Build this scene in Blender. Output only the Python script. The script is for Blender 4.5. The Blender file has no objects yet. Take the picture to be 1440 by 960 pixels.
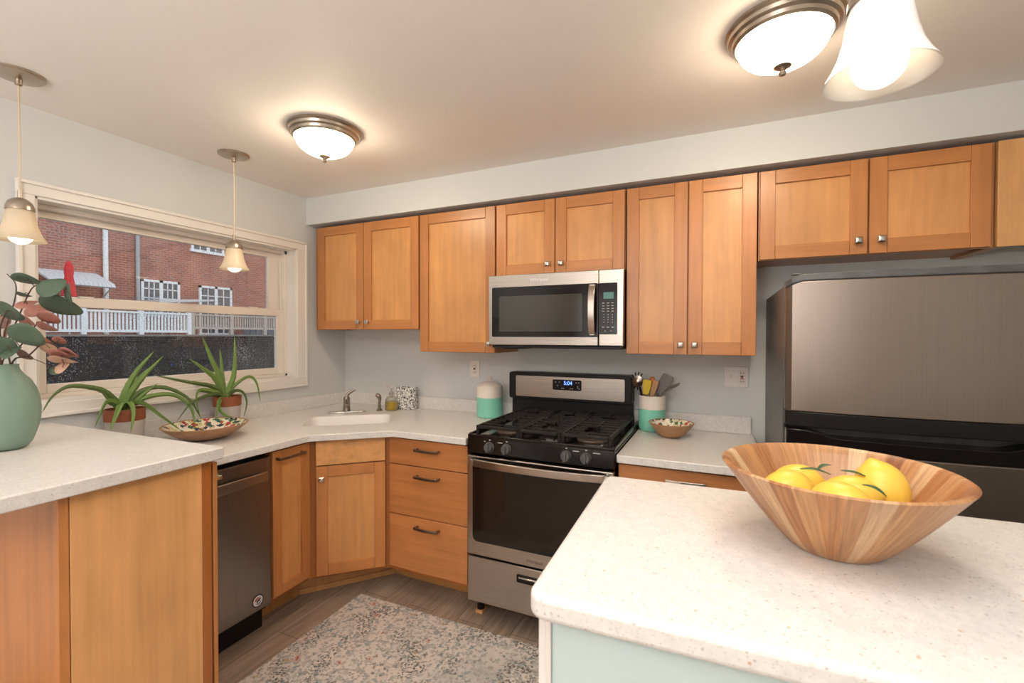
import bpy, bmesh, math, random
from mathutils import Vector, Matrix
random.seed(7)
PI = math.pi
SC = bpy.context.scene
COL = SC.collection

# ---------------------------------------------------------------- camera
cam_d = bpy.data.cameras.new('camera')
cam = bpy.data.objects.new('camera', cam_d)
COL.objects.link(cam)
SC.camera = cam
cam_d.sensor_width = 36.0
cam_d.lens = 16.06
cam_d.clip_start = 0.02
cam_d.clip_end = 200
R_ = Vector((0.912368552, 0.409365856, 0.001795024))
U_ = Vector((-0.007173496, 0.011603349, 0.999906947))
F_ = Vector((-0.409306935, 0.912296530, -0.013523115))
CAM = Vector((2.70918, -2.78270, 1.45846))
cam.matrix_world = Matrix(((R_.x, U_.x, -F_.x, CAM.x), (R_.y, U_.y, -F_.y, CAM.y), (R_.z, U_.z, -F_.z, CAM.z), (0, 0, 0, 1)))
cam_d.dof.use_dof = True
cam_d.dof.focus_distance = 2.6
cam_d.dof.aperture_fstop = 6.3

# ---------------------------------------------------------------- exposure
SC.view_settings.view_transform = 'Standard'
SC.view_settings.look = 'None'
SC.view_settings.gamma = 1.0
SC.view_settings.use_curve_mapping = False
SC.view_settings.exposure = 0.37

DOME_E = 29.0        # ceiling fixtures
BULB_E = 2.0       # pendant bulbs
REAR_E = 20.0       # unseen fill light added behind the camera
SKY_E = 1.5

# ---------------------------------------------------------------- world: overcast sky
w = bpy.data.worlds.new('overcast_sky')
SC.world = w
w.use_nodes = True
nt = w.node_tree
bg = nt.nodes['Background']
tc = nt.nodes.new('ShaderNodeTexCoord')
sp = nt.nodes.new('ShaderNodeSeparateXYZ')
rp = nt.nodes.new('ShaderNodeValToRGB')
rp.color_ramp.elements[0].position = 0.0
rp.color_ramp.elements[0].color = (0.70, 0.74, 0.80, 1)
rp.color_ramp.elements[1].position = 1.0
rp.color_ramp.elements[1].color = (0.92, 0.95, 1.0, 1)
nt.links.new(tc.outputs['Generated'], sp.inputs[0])
nt.links.new(sp.outputs['Z'], rp.inputs[0])
nt.links.new(rp.outputs[0], bg.inputs[0])
bg.inputs[1].default_value = SKY_E

# ---------------------------------------------------------------- large area lights (unseen fill added behind and above the camera)
def area(name, loc, size, sizey, energy, color, target):
    d = bpy.data.lights.new(name, 'AREA')
    d.shape = 'RECTANGLE'
    d.size = size
    d.size_y = sizey
    d.energy = energy
    d.color = color
    o = bpy.data.objects.new(name, d)
    COL.objects.link(o)
    o.location = loc
    o.rotation_euler = (Vector(target) - Vector(loc)).to_track_quat('-Z', 'Y').to_euler()
    return o
area('rear_fill', (1.7, -6.3, 1.45), 2.6, 1.5, REAR_E, (1.0, 0.965, 0.93), (2.2, 0.0, 1.35))  # added soft fill from the rear, no window stands there
area('flash_bounce_fill', (2.75, -2.35, 2.42), 1.0, 0.6, 9.0, (1.0, 0.985, 0.975), (2.75, -2.35, 0.0))  # unseen panel added in place of flash bounced off the ceiling

def point(name, loc, radius, energy, color):
    d = bpy.data.lights.new(name, 'POINT')
    d.shadow_soft_size = radius
    d.energy = energy
    d.color = color
    o = bpy.data.objects.new(name, d)
    COL.objects.link(o)
    o.location = loc
    return o
area('rear_uplight_fill', (1.9, -4.3, 1.55), 0.7, 0.7, 95.0, (1.0, 0.97, 0.94), (1.9, -4.25, 2.44))  # unseen uplight added to brighten the ceiling
point('photo_flash', (2.70, -2.97, 1.62), 0.07, 2.2, (1.0, 0.97, 0.94))

# ---------------------------------------------------------------- material helpers
MATS = {}
def new_mat(name):
    m = bpy.data.materials.new(name)
    m.use_nodes = True
    return m, m.node_tree, m.node_tree.nodes['Principled BSDF']
def N(t, kind, **kw):
    n = t.nodes.new(kind)
    for k, v in kw.items():
        setattr(n, k, v)
    return n
def ramp(t, stops, interp='LINEAR'):
    r = t.nodes.new('ShaderNodeValToRGB')
    cr = r.color_ramp
    cr.interpolation = interp
    while len(cr.elements) < len(stops):
        cr.elements.new(0.5)
    for e, (p, c) in zip(cr.elements, stops):
        e.position = p
        e.color = (c[0], c[1], c[2], 1.0)
    return r
def mixc(t, fac, a, b, mode='MIX'):
    n = t.nodes.new('ShaderNodeMix')
    n.data_type = 'RGBA'
    n.blend_type = mode
    for s, v in ((n.inputs[0], fac), (n.inputs[6], a), (n.inputs[7], b)):
        if hasattr(v, 'is_output') or isinstance(v, bpy.types.NodeSocket):
            t.links.new(v, s)
        elif isinstance(v, (int, float)):
            s.default_value = v
        else:
            s.default_value = (v[0], v[1], v[2], 1)
    return n.outputs[2]
def coords(t, scale=(1, 1, 1), rand=True):
    tc = t.nodes.new('ShaderNodeTexCoord')
    mp = t.nodes.new('ShaderNodeMapping')
    mp.inputs['Scale'].default_value = scale
    t.links.new(tc.outputs['Object'], mp.inputs['Vector'])
    if rand:
        oi = t.nodes.new('ShaderNodeObjectInfo')
        ml = t.nodes.new('ShaderNodeMath')
        ml.operation = 'MULTIPLY'
        ml.inputs[1].default_value = 37.0
        t.links.new(oi.outputs['Random'], ml.inputs[0])
        t.links.new(ml.outputs[0], mp.inputs['Location'])
    return mp.outputs[0]
def noise(t, vec, scale=5, detail=4, rough=0.55, dist=0.0):
    n = t.nodes.new('ShaderNodeTexNoise')
    n.inputs['Scale'].default_value = scale
    n.inputs['Detail'].default_value = detail
    n.inputs['Roughness'].default_value = rough
    n.inputs['Distortion'].default_value = dist
    t.links.new(vec, n.inputs['Vector'])
    return n.outputs['Fac']
def bump(t, b, h, strength=0.1, dist=0.002):
    n = t.nodes.new('ShaderNodeBump')
    n.inputs['Strength'].default_value = strength
    n.inputs['Distance'].default_value = dist
    t.links.new(h, n.inputs['Height'])
    t.links.new(n.outputs[0], b.inputs['Normal'])
def plain(name, col, rough=0.5, metal=0.0, spec=0.5, var=0.0, coat=0.0):
    if name in MATS:
        return MATS[name]
    m, t, b = new_mat(name)
    b.inputs['Roughness'].default_value = rough
    b.inputs['Metallic'].default_value = metal
    b.inputs['Specular IOR Level'].default_value = spec
    b.inputs['Coat Weight'].default_value = coat
    v = coords(t)
    f = noise(t, v, 14, 3)
    lo = [max(0, c * (1 - var)) for c in col]
    hi = [min(1, c * (1 + var)) for c in col]
    r = ramp(t, [(0.3, lo), (0.7, hi)])
    t.links.new(f, r.inputs[0])
    t.links.new(r.outputs[0], b.inputs['Base Color'])
    MATS[name] = m
    return m
def wood(name, axis, col, contrast=0.22, rough=0.34, scale=1.0, figure=0.5):
    """maple like grain running along one axis"""
    if name in MATS:
        return MATS[name]
    m, t, b = new_mat(name)
    s = [16 * scale] * 3
    s[axis] = 0.9 * scale
    v = coords(t, s)
    f1 = noise(t, v, 2.2, 5, 0.6, 0.25)
    v2 = coords(t, [q * (0.28 if i != axis else 0.7) for i, q in enumerate(s)])
    f2 = noise(t, v2, 1.3, 3, 0.5, 0.6)
    s3 = [2.2] * 3
    f3 = noise(t, coords(t, s3), 2.0, 3, 0.55)
    ad = N(t, 'ShaderNodeMath', operation='MULTIPLY_ADD')
    t.links.new(f2, ad.inputs[0])
    ad.inputs[1].default_value = 0.9
    t.links.new(f1, ad.inputs[2])
    a2 = N(t, 'ShaderNodeMath', operation='MULTIPLY_ADD')
    t.links.new(f3, a2.inputs[0])
    a2.inputs[1].default_value = figure
    t.links.new(ad.outputs[0], a2.inputs[2])
    c = Vector(col)
    mid = 0.5 + 0.45 + 0.5 * figure
    r = ramp(t, [(0.0, c * (1 - contrast)), (0.5, c), (1.0, c * (1 + contrast))])
    mr = N(t, 'ShaderNodeMapRange')
    mr.inputs['From Min'].default_value = mid - 0.42
    mr.inputs['From Max'].default_value = mid + 0.42
    t.links.new(a2.outputs[0], mr.inputs['Value'])
    t.links.new(mr.outputs[0], r.inputs[0])
    oi = N(t, 'ShaderNodeObjectInfo')
    hr = N(t, 'ShaderNodeMapRange')
    hr.inputs['To Min'].default_value = 0.90
    hr.inputs['To Max'].default_value = 1.08
    t.links.new(oi.outputs['Random'], hr.inputs['Value'])
    hv = N(t, 'ShaderNodeHueSaturation')
    t.links.new(r.outputs[0], hv.inputs['Color'])
    t.links.new(hr.outputs[0], hv.inputs['Value'])
    t.links.new(hv.outputs[0], b.inputs['Base Color'])
    b.inputs['Roughness'].default_value = rough
    b.inputs['Coat Weight'].default_value = 0.15
    b.inputs['Coat Roughness'].default_value = 0.25
    MATS[name] = m
    return m
def stone(name, base, dark=0.55):
    m, t, b = new_mat(name)
    v = coords(t, rand=False)
    def specks(scale, lo, hi):
        vo = N(t, 'ShaderNodeTexVoronoi')
        vo.inputs['Scale'].default_value = scale
        t.links.new(v, vo.inputs['Vector'])
        wn = N(t, 'ShaderNodeTexWhiteNoise')
        t.links.new(vo.outputs['Position'], wn.inputs['Vector'])
        a = N(t, 'ShaderNodeMath', operation='LESS_THAN')
        t.links.new(vo.outputs['Distance'], a.inputs[0])
        a.inputs[1].default_value = lo
        c = N(t, 'ShaderNodeMath', operation='GREATER_THAN')
        t.links.new(wn.outputs['Value'], c.inputs[0])
        c.inputs[1].default_value = hi
        mu = N(t, 'ShaderNodeMath', operation='MULTIPLY')
        t.links.new(a.outputs[0], mu.inputs[0])
        t.links.new(c.outputs[0], mu.inputs[1])
        return mu.outputs[0]
    f = noise(t, v, 60, 3)
    r = ramp(t, [(0.35, [c * 0.94 for c in base]), (0.65, [min(1, c * 1.04) for c in base])])
    t.links.new(f, r.inputs[0])
    c1 = mixc(t, specks(190, 0.32, 0.55), r.outputs[0], [c * k for c, k in zip(base, (0.87, 0.85, 0.82))])
    c2 = mixc(t, specks(110, 0.22, 0.80), c1, [c * k for c, k in zip(base, (0.70, 0.67, 0.64))])
    c3 = mixc(t, specks(75, 0.18, 0.955), c2, [c * k for c, k in zip(base, (0.80, 0.58, 0.40))])
    t.links.new(c3, b.inputs['Base Color'])
    b.inputs['Roughness'].default_value = 0.28
    MATS[name] = m
    return m
def steel(name, col, rough=0.3, axis=0, streak=0.12):
    m, t, b = new_mat(name)
    s = [300, 300, 300]
    s[axis] = 3
    v = coords(t, s, rand=False)
    f = noise(t, v, 1.0, 3)
    r = ramp(t, [(0.25, [c * (1 - streak) for c in col]), (0.75, [min(1, c * (1 + streak)) for c in col])])
    t.links.new(f, r.inputs[0])
    t.links.new(r.outputs[0], b.inputs['Base Color'])
    b.inputs['Metallic'].default_value = 1.0
    b.inputs['Roughness'].default_value = rough
    bump(t, b, f, 0.03, 0.001)
    MATS[name] = m
    return m
def paint(name, col, tex=0.02):
    m, t, b = new_mat(name)
    v = coords(t, rand=False)
    f = noise(t, v, 1.3, 3)
    r = ramp(t, [(0.3, [c * 0.985 for c in col]), (0.7, [min(1, c * 1.015) for c in col])])
    t.links.new(f, r.inputs[0])
    t.links.new(r.outputs[0], b.inputs['Base Color'])
    b.inputs['Roughness'].default_value = 0.6
    b.inputs['Specular IOR Level'].default_value = 0.3
    bump(t, b, noise(t, v, 260, 2), tex, 0.002)
    MATS[name] = m
    return m
def emit(name, col, strength, base=(0.9, 0.88, 0.82)):
    m, t, b = new_mat(name)
    b.inputs['Base Color'].default_value = (*base, 1)
    b.inputs['Emission Color'].default_value = (*col, 1)
    b.inputs['Emission Strength'].default_value = strength
    b.inputs['Roughness'].default_value = 0.4
    MATS[name] = m
    return m

MAPLE = (0.53, 0.215, 0.066)
W_V = wood('maple_upright_grain', 2, MAPLE)
W_H = wood('maple_level_grain', 0, MAPLE)
W_P = wood('maple_panel_grain', 2, (0.66, 0.315, 0.108), 0.20, figure=0.9)
W_D = wood('maple_drawer_grain', 0, (0.545, 0.218, 0.074), 0.26, figure=0.5)
W_E = wood('maple_end_panel_grain', 2, (0.70, 0.37, 0.145), 0.22, figure=0.7, scale=0.8)
W_EH = wood('maple_light_level_grain', 0, (0.68, 0.345, 0.125), 0.26, figure=0.6)
W_T = wood('maple_toe_kick_grain', 0, (0.50, 0.25, 0.085), 0.18)
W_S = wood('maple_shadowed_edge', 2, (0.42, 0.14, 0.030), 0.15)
QUARTZ = stone('speckled_quartz', (0.77, 0.745, 0.715))
SINKW = plain('sink_white', (0.86, 0.82, 0.785), 0.25)
WALL = paint('pale_blue_grey_paint', (0.65, 0.665, 0.655))
WARMWALL = paint('dining_room_tan_paint', (0.30, 0.25, 0.21))
CEIL = paint('ceiling_paint', (0.86, 0.815, 0.77), 0.03)
TRIM = plain('white_trim_paint', (0.80, 0.76, 0.72), 0.4)
VINYL = plain('window_vinyl', (0.78, 0.71, 0.64), 0.4)
STEEL = steel('brushed_stainless', (0.47, 0.42, 0.375), 0.28, 0)
STEELV = steel('brushed_stainless_upright', (0.52, 0.46, 0.41), 0.28, 2)
DSTEEL = steel('dark_fridge_stainless', (0.27, 0.222, 0.188), 0.38, 2, 0.05)
DWSTEEL = steel('dishwasher_dark_stainless', (0.30, 0.265, 0.235), 0.32, 2, 0.06)
FNICK = plain('dark_brushed_nickel', (0.33, 0.28, 0.235), 0.30, 1.0, var=0.05)
NICKEL = plain('brushed_nickel', (0.47, 0.40, 0.33), 0.28, 1.0, var=0.05)
PEWTER = plain('pewter', (0.55, 0.52, 0.48), 0.30, 1.0, var=0.10)
PULLM = plain('dark_pewter_pull', (0.30, 0.24, 0.19), 0.33, 1.0, var=0.10)
CHROME = plain('chrome', (0.75, 0.73, 0.70), 0.12, 1.0)
BLACKG = plain('black_gloss_enamel', (0.008, 0.006, 0.006), 0.12, spec=0.35)
BLACKP = plain('black_plastic', (0.010, 0.009, 0.009), 0.36, spec=0.25)
BLACKM = plain('cast_iron', (0.016, 0.013, 0.012), 0.5, spec=0.3, var=0.2)
CHAR = plain('charcoal_textured_side', (0.095, 0.095, 0.10), 0.38, var=0.25)
DARKGAP = plain('dark_recess', (0.012, 0.009, 0.007), 0.8)
MINT = plain('mint_glaze', (0.22, 0.60, 0.47), 0.35, var=0.05)
CREAMG = plain('cream_glaze', (0.80, 0.72, 0.64), 0.4, var=0.03)
TERRA = plain('terracotta', (0.28, 0.085, 0.038), 0.75, var=0.15)
POTW = plain('grey_white_pot_glaze', (0.52, 0.47, 0.44), 0.55, var=0.10)
SOIL = plain('potting_soil', (0.05, 0.033, 0.02), 0.9, var=0.4)
WHITEP = plain('white_plastic', (0.80, 0.76, 0.72), 0.35)
DOMEM = emit('lit_frosted_dome', (1.0, 0.83, 0.60), DOME_E)
BULBM = emit('lit_bulb', (1.0, 0.85, 0.64), BULB_E)

def glassy_black(name, col, rough=0.06):
    m, t, b = new_mat(name)
    v = coords(t)
    f = noise(t, v, 3, 2)
    r = ramp(t, [(0.3, [c * 0.9 for c in col]), (0.7, [c * 1.1 for c in col])])
    t.links.new(f, r.inputs[0])
    t.links.new(r.outputs[0], b.inputs['Base Color'])
    b.inputs['Roughness'].default_value = rough
    b.inputs['Specular IOR Level'].default_value = 0.45
    MATS[name] = m
    return m
OVENG = glassy_black('oven_glass', (0.012, 0.008, 0.006))
MICG = glassy_black('microwave_glass', (0.055, 0.050, 0.046), 0.1)

def translucent(name, col, k=0.5, rough=0.35):
    m, t, b = new_mat(name)
    b.inputs['Roughness'].default_value = rough
    v = coords(t)
    r = ramp(t, [(0.3, [c * 0.92 for c in col]), (0.7, col)])
    t.links.new(noise(t, v, 9, 3), r.inputs[0])
    t.links.new(r.outputs[0], b.inputs['Base Color'])
    tr = N(t, 'ShaderNodeBsdfTranslucent')
    t.links.new(r.outputs[0], tr.inputs['Color'])
    mx = N(t, 'ShaderNodeMixShader')
    mx.inputs[0].default_value = k
    out = t.nodes['Material Output']
    t.links.new(b.outputs[0], mx.inputs[1])
    t.links.new(tr.outputs[0], mx.inputs[2])
    t.links.new(mx.outputs[0], out.inputs['Surface'])
    MATS[name] = m
    return m
SHADE = translucent('alabaster_shade', (0.87, 0.78, 0.63), 0.4)
SHADE_FLASH = translucent('flash_whitened_shade', (0.80, 0.765, 0.73), 0.10)  # whiter copy of the pendant shade, flash light put into its colour
def frosted(name, col, rough):
    m, t, b = new_mat(name)
    r = ramp(t, [(0.3, [c * 0.95 for c in col]), (0.7, col)])
    t.links.new(noise(t, coords(t), 6, 3), r.inputs[0])
    t.links.new(r.outputs[0], b.inputs['Base Color'])
    b.inputs['Transmission Weight'].default_value = 0.62
    b.inputs['Roughness'].default_value = rough
    b.inputs['IOR'].default_value = 1.35
    MATS[name] = m
    return m
VASEG = frosted('sea_green_frosted_glass', (0.50, 0.68, 0.57), 0.40)
def leaf_mat(name, a, rough=0.45):
    m = translucent(name, a, 0.15, rough)
    return m
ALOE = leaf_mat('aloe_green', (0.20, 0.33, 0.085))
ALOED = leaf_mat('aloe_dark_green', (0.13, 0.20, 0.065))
EUC = leaf_mat('eucalyptus_green', (0.105, 0.165, 0.105))
EUCP = leaf_mat('eucalyptus_pink', (0.55, 0.24, 0.19))
EUCO = leaf_mat('eucalyptus_orange', (0.55, 0.20, 0.10))
EUCC = leaf_mat('eucalyptus_cream', (0.66, 0.42, 0.30))
EUCB = leaf_mat('eucalyptus_brown', (0.26, 0.14, 0.11))
STEMM = plain('stem_brown', (0.10, 0.055, 0.04), 0.7)

def glass_pane(name):
    """clear window glass with rain drops on it"""
    m, t, b = new_mat(name)
    out = t.nodes['Material Output']
    t.nodes.remove(b)
    tr = N(t, 'ShaderNodeBsdfTransparent')
    tr.inputs[0].default_value = (0.93, 0.95, 0.95, 1)
    gl = N(t, 'ShaderNodeBsdfGlossy')
    gl.inputs['Roughness'].default_value = 0.02
    fr = N(t, 'ShaderNodeFresnel')
    fr.inputs[0].default_value = 1.5
    mx = N(t, 'ShaderNodeMixShader')
    t.links.new(fr.outputs[0], mx.inputs[0])
    t.links.new(tr.outputs[0], mx.inputs[1])
    t.links.new(gl.outputs[0], mx.inputs[2])
    v = coords(t, rand=False)
    vo = N(t, 'ShaderNodeTexVoronoi')
    vo.inputs['Scale'].default_value = 105
    t.links.new(v, vo.inputs['Vector'])
    n1 = noise(t, v, 5, 3)
    th = N(t, 'ShaderNodeMapRange')
    th.inputs['From Min'].default_value = 0.40
    th.inputs['From Max'].default_value = 0.75
    th.inputs['To Min'].default_value = 0.14
    th.inputs['To Max'].default_value = 0.42
    t.links.new(n1, th.inputs['Value'])
    lt = N(t, 'ShaderNodeMath', operation='LESS_THAN')
    t.links.new(vo.outputs['Distance'], lt.inputs[0])
    t.links.new(th.outputs[0], lt.inputs[1])
    k = N(t, 'ShaderNodeMath', operation='MULTIPLY')
    t.links.new(lt.outputs[0], k.inputs[0])
    k.inputs[1].default_value = 0.28
    df = N(t, 'ShaderNodeBsdfTranslucent')
    df.inputs[0].default_value = (0.8, 0.82, 0.84, 1)
    m2 = N(t, 'ShaderNodeMixShader')
    t.links.new(k.outputs[0], m2.inputs[0])
    t.links.new(mx.outputs[0], m2.inputs[1])
    t.links.new(df.outputs[0], m2.inputs[2])
    t.links.new(m2.outputs[0], out.inputs['Surface'])
    MATS[name] = m
    return m
PANE = glass_pane('rainy_window_glass')
def clear_glass(name, col=(1, 1, 1)):
    m, t, b = new_mat(name)
    out = t.nodes['Material Output']
    t.nodes.remove(b)
    tr = N(t, 'ShaderNodeBsdfTransparent')
    tr.inputs[0].default_value = (*col, 1)
    gl = N(t, 'ShaderNodeBsdfGlossy')
    gl.inputs['Roughness'].default_value = 0.05
    lw = N(t, 'ShaderNodeLayerWeight')
    lw.inputs[0].default_value = 0.35
    mx = N(t, 'ShaderNodeMixShader')
    t.links.new(lw.outputs['Facing'], mx.inputs[0])
    t.links.new(tr.outputs[0], mx.inputs[1])
    t.links.new(gl.outputs[0], mx.inputs[2])
    t.links.new(mx.outputs[0], out.inputs['Surface'])
    MATS[name] = m
    return m
BOTTLE = clear_glass('clear_bottle_glass', (0.90, 0.92, 0.90))
SOAP = plain('golden_soap', (0.50, 0.33, 0.03), 0.2)

def floor_mat():
    m, t, b = new_mat('grey_brown_plank_floor')
    v = coords(t, (1, 1, 1), rand=False)
    mp = N(t, 'ShaderNodeMapping')
    mp.inputs['Rotation'].default_value = (0, 0, PI / 2)
    t.links.new(v, mp.inputs['Vector'])
    br = N(t, 'ShaderNodeTexBrick')
    br.offset = 0.37
    br.inputs['Scale'].default_value = 1.0
    br.inputs['Mortar Size'].default_value = 0.0016
    br.inputs['Brick Width'].default_value = 1.22
    br.inputs['Row Height'].default_value = 0.15
    br.inputs['Color1'].default_value = (0.29, 0.215, 0.158, 1)
    br.inputs['Color2'].default_value = (0.375, 0.287, 0.217, 1)
    br.inputs['Mortar'].default_value = (0.10, 0.065, 0.045, 1)
    t.links.new(mp.outputs[0], br.inputs['Vector'])
    v2 = coords(t, (30, 2.0, 1), rand=False)
    f = noise(t, v2, 1.6, 5, 0.6, 0.4)
    r = ramp(t, [(0.30, (0.66, 0.66, 0.68)), (0.70, (1.25, 1.22, 1.20))])
    t.links.new(f, r.inputs[0])
    c = mixc(t, 1.0, br.outputs['Color'], r.outputs[0], 'MULTIPLY')
    t.links.new(c, b.inputs['Base Color'])
    b.inputs['Roughness'].default_value = 0.42
    MATS['floor'] = m
    return m
FLOORM = floor_mat()
def rug_mat():
    m, t, b = new_mat('faded_floral_rug')
    v = coords(t, rand=False)
    nz = noise(t, v, 2.3, 4)
    base = ramp(t, [(0.30, (0.44, 0.415, 0.39)), (0.46, (0.63, 0.57, 0.515)), (0.60, (0.65, 0.565, 0.505)), (0.75, (0.48, 0.455, 0.43))])
    t.links.new(nz, base.inputs[0])
    col = base.outputs[0]
    def layer(col, scale, radius, keep, tint, seed, dist=0.5, patch=None):
        mp = N(t, 'ShaderNodeMapping')
        mp.inputs['Location'].default_value = (seed, seed * 0.7, 0)
        t.links.new(v, mp.inputs['Vector'])
        nn = N(t, 'ShaderNodeTexNoise')
        nn.inputs['Scale'].default_value = scale * 1.6
        t.links.new(mp.outputs[0], nn.inputs['Vector'])
        vm = N(t, 'ShaderNodeVectorMath', operation='MULTIPLY_ADD')
        t.links.new(nn.outputs['Color'], vm.inputs[0])
        vm.inputs[1].default_value = (dist / scale,) * 3
        t.links.new(mp.outputs[0], vm.inputs[2])
        vo = N(t, 'ShaderNodeTexVoronoi')
        vo.voronoi_dimensions = '2D'
        vo.inputs['Scale'].default_value = scale
        t.links.new(vm.outputs[0], vo.inputs['Vector'])
        wn = N(t, 'ShaderNodeTexWhiteNoise')
        t.links.new(vo.outputs['Position'], wn.inputs['Vector'])
        a = N(t, 'ShaderNodeMapRange')
        a.inputs['From Min'].default_value = radius
        a.inputs['From Max'].default_value = radius * 0.75
        t.links.new(vo.outputs['Distance'], a.inputs['Value'])
        g = N(t, 'ShaderNodeMath', operation='GREATER_THAN')
        t.links.new(wn.outputs['Value'], g.inputs[0])
        g.inputs[1].default_value = keep
        mu = N(t, 'ShaderNodeMath', operation='MULTIPLY')
        t.links.new(a.outputs[0], mu.inputs[0])
        t.links.new(g.outputs[0], mu.inputs[1])
        f = mu.outputs[0]
        if patch:
            pn = noise(t, mp.outputs[0], patch, 2)
            pg = N(t, 'ShaderNodeMapRange')
            pg.inputs['From Min'].default_value = 0.50
            pg.inputs['From Max'].default_value = 0.58
            t.links.new(pn, pg.inputs['Value'])
            m3 = N(t, 'ShaderNodeMath', operation='MULTIPLY')
            t.links.new(f, m3.inputs[0])
            t.links.new(pg.outputs[0], m3.inputs[1])
            f = m3.outputs[0]
        m2 = N(t, 'ShaderNodeMath', operation='MULTIPLY')
        t.links.new(f, m2.inputs[0])
        m2.inputs[1].default_value = 0.8
        return mixc(t, m2.outputs[0], col, tint)
    col = layer(col, 30, 0.40, 0.30, (0.42, 0.395, 0.37), 1.3, 1.4)
    col = layer(col, 52, 0.36, 0.35, (0.33, 0.315, 0.295), 9.4, 1.6)
    col = layer(col, 70, 0.38, 0.12, (0.060, 0.052, 0.045), 2.1, 1.8, 5.5)
    col = layer(col, 46, 0.27, 0.50, (0.15, 0.135, 0.12), 5.1, 1.8, 4.0)
    col = layer(col, 27, 0.22, 0.68, (0.17, 0.22, 0.24), 3.7, 1.2)
    col = layer(col, 21, 0.26, 0.80, (0.27, 0.31, 0.32), 13.7, 1.4)
    col = layer(col, 10, 0.20, 0.78, (0.55, 0.36, 0.29), 8.2, 1.2)
    col = layer(col, 10, 0.085, 0.78, (0.36, 0.075, 0.045), 8.2, 1.2)
    col = layer(col, 14, 0.13, 0.90, (0.45, 0.30, 0.15), 6.4, 1.2)
    nw = noise(t, v, 450, 2)
    rr = ramp(t, [(0.3, (0.82, 0.82, 0.82)), (0.7, (1.12, 1.12, 1.12))])
    t.links.new(nw, rr.inputs[0])
    col = mixc(t, 1.0, col, rr.outputs[0], 'MULTIPLY')
    t.links.new(col, b.inputs['Base Color'])
    b.inputs['Roughness'].default_value = 0.95
    b.inputs['Specular IOR Level'].default_value = 0.1
    bump(t, b, nw, 0.4, 0.003)
    MATS['rug'] = m
    return m
RUGM = rug_mat()
def brick_mat():
    m, t, b = new_mat('red_brick_facade')
    v = coords(t, rand=False)
    mp = N(t, 'ShaderNodeMapping')
    mp.inputs['Rotation'].default_value = (PI / 2, 0, PI / 2)
    sx = N(t, 'ShaderNodeSeparateXYZ')
    t.links.new(v, sx.inputs[0])
    cx = N(t, 'ShaderNodeCombineXYZ')
    t.links.new(sx.outputs['Y'], cx.inputs[0])
    t.links.new(sx.outputs['Z'], cx.inputs[1])
    br = N(t, 'ShaderNodeTexBrick')
    br.inputs['Scale'].default_value = 1.0
    br.inputs['Mortar Size'].default_value = 0.012
    br.inputs['Brick Width'].default_value = 0.23
    br.inputs['Row Height'].default_value = 0.085
    br.inputs['Color1'].default_value = (0.30, 0.095, 0.060, 1)
    br.inputs['Color2'].default_value = (0.40, 0.135, 0.088, 1)
    br.inputs['Mortar'].default_value = (0.36, 0.25, 0.21, 1)
    t.links.new(cx.outputs[0], br.inputs['Vector'])
    f = noise(t, v, 1.1, 4)
    r = ramp(t, [(0.3, (0.75, 0.75, 0.78)), (0.7, (1.15, 1.12, 1.1))])
    t.links.new(f, r.inputs[0])
    t.links.new(mixc(t, 1.0, br.outputs['Color'], r.outputs[0], 'MULTIPLY'), b.inputs['Base Color'])
    b.inputs['Roughness'].default_value = 0.85
    MATS['brick'] = m
    return m
BRICK = brick_mat()
def stave_bowl_mat(name, cols, n=34):
    """wooden bowl glued up from upright staves of different woods"""
    m, t, b = new_mat(name)
    tcn = N(t, 'ShaderNodeTexCoord')
    sx = N(t, 'ShaderNodeSeparateXYZ')
    t.links.new(tcn.outputs['Object'], sx.inputs[0])
    at = N(t, 'ShaderNodeMath', operation='ARCTAN2')
    t.links.new(sx.outputs['Y'], at.inputs[0])
    t.links.new(sx.outputs['X'], at.inputs[1])
    ml = N(t, 'ShaderNodeMath', operation='MULTIPLY')
    t.links.new(at.outputs[0], ml.inputs[0])
    ml.inputs[1].default_value = n / (2 * PI)
    wv = N(t, 'ShaderNodeMath', operation='MULTIPLY_ADD')
    t.links.new(noise(t, coords(t, rand=False), 5, 2), wv.inputs[0])
    wv.inputs[1].default_value = 0.5
    t.links.new(ml.outputs[0], wv.inputs[2])
    fl = N(t, 'ShaderNodeMath', operation='FLOOR')
    t.links.new(wv.outputs[0], fl.inputs[0])
    wn = N(t, 'ShaderNodeTexWhiteNoise', noise_dimensions='1D')
    t.links.new(fl.outputs[0], wn.inputs['W'])
    r = ramp(t, [(i / (len(cols) - 1), c) for i, c in enumerate(cols)])
    t.links.new(wn.outputs['Value'], r.inputs[0])
    gx = N(t, 'ShaderNodeMath', operation='MULTIPLY')
    t.links.new(at.outputs[0], gx.inputs[0])
    gx.inputs[1].default_value = 26.0
    gz = N(t, 'ShaderNodeMath', operation='MULTIPLY')
    t.links.new(sx.outputs['Z'], gz.inputs[0])
    gz.inputs[1].default_value = 9.0
    gc = N(t, 'ShaderNodeCombineXYZ')
    t.links.new(gx.outputs[0], gc.inputs[0])
    t.links.new(gz.outputs[0], gc.inputs[1])
    f = noise(t, gc.outputs[0], 1.0, 5, 0.65, 0.4)
    r2 = ramp(t, [(0.3, (0.62, 0.56, 0.50)), (0.7, (1.15, 1.14, 1.12))])
    t.links.new(f, r2.inputs[0])
    t.links.new(mixc(t, 1.0, r.outputs[0], r2.outputs[0], 'MULTIPLY'), b.inputs['Base Color'])
    b.inputs['Roughness'].default_value = 0.38
    MATS[name] = m
    return m
BOWLW = stave_bowl_mat('acacia_staves', [(0.30, 0.125, 0.055), (0.50, 0.235, 0.095), (0.46, 0.24, 0.12), (0.54, 0.30, 0.14), (0.52, 0.27, 0.115), (0.74, 0.56, 0.37)])
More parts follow.
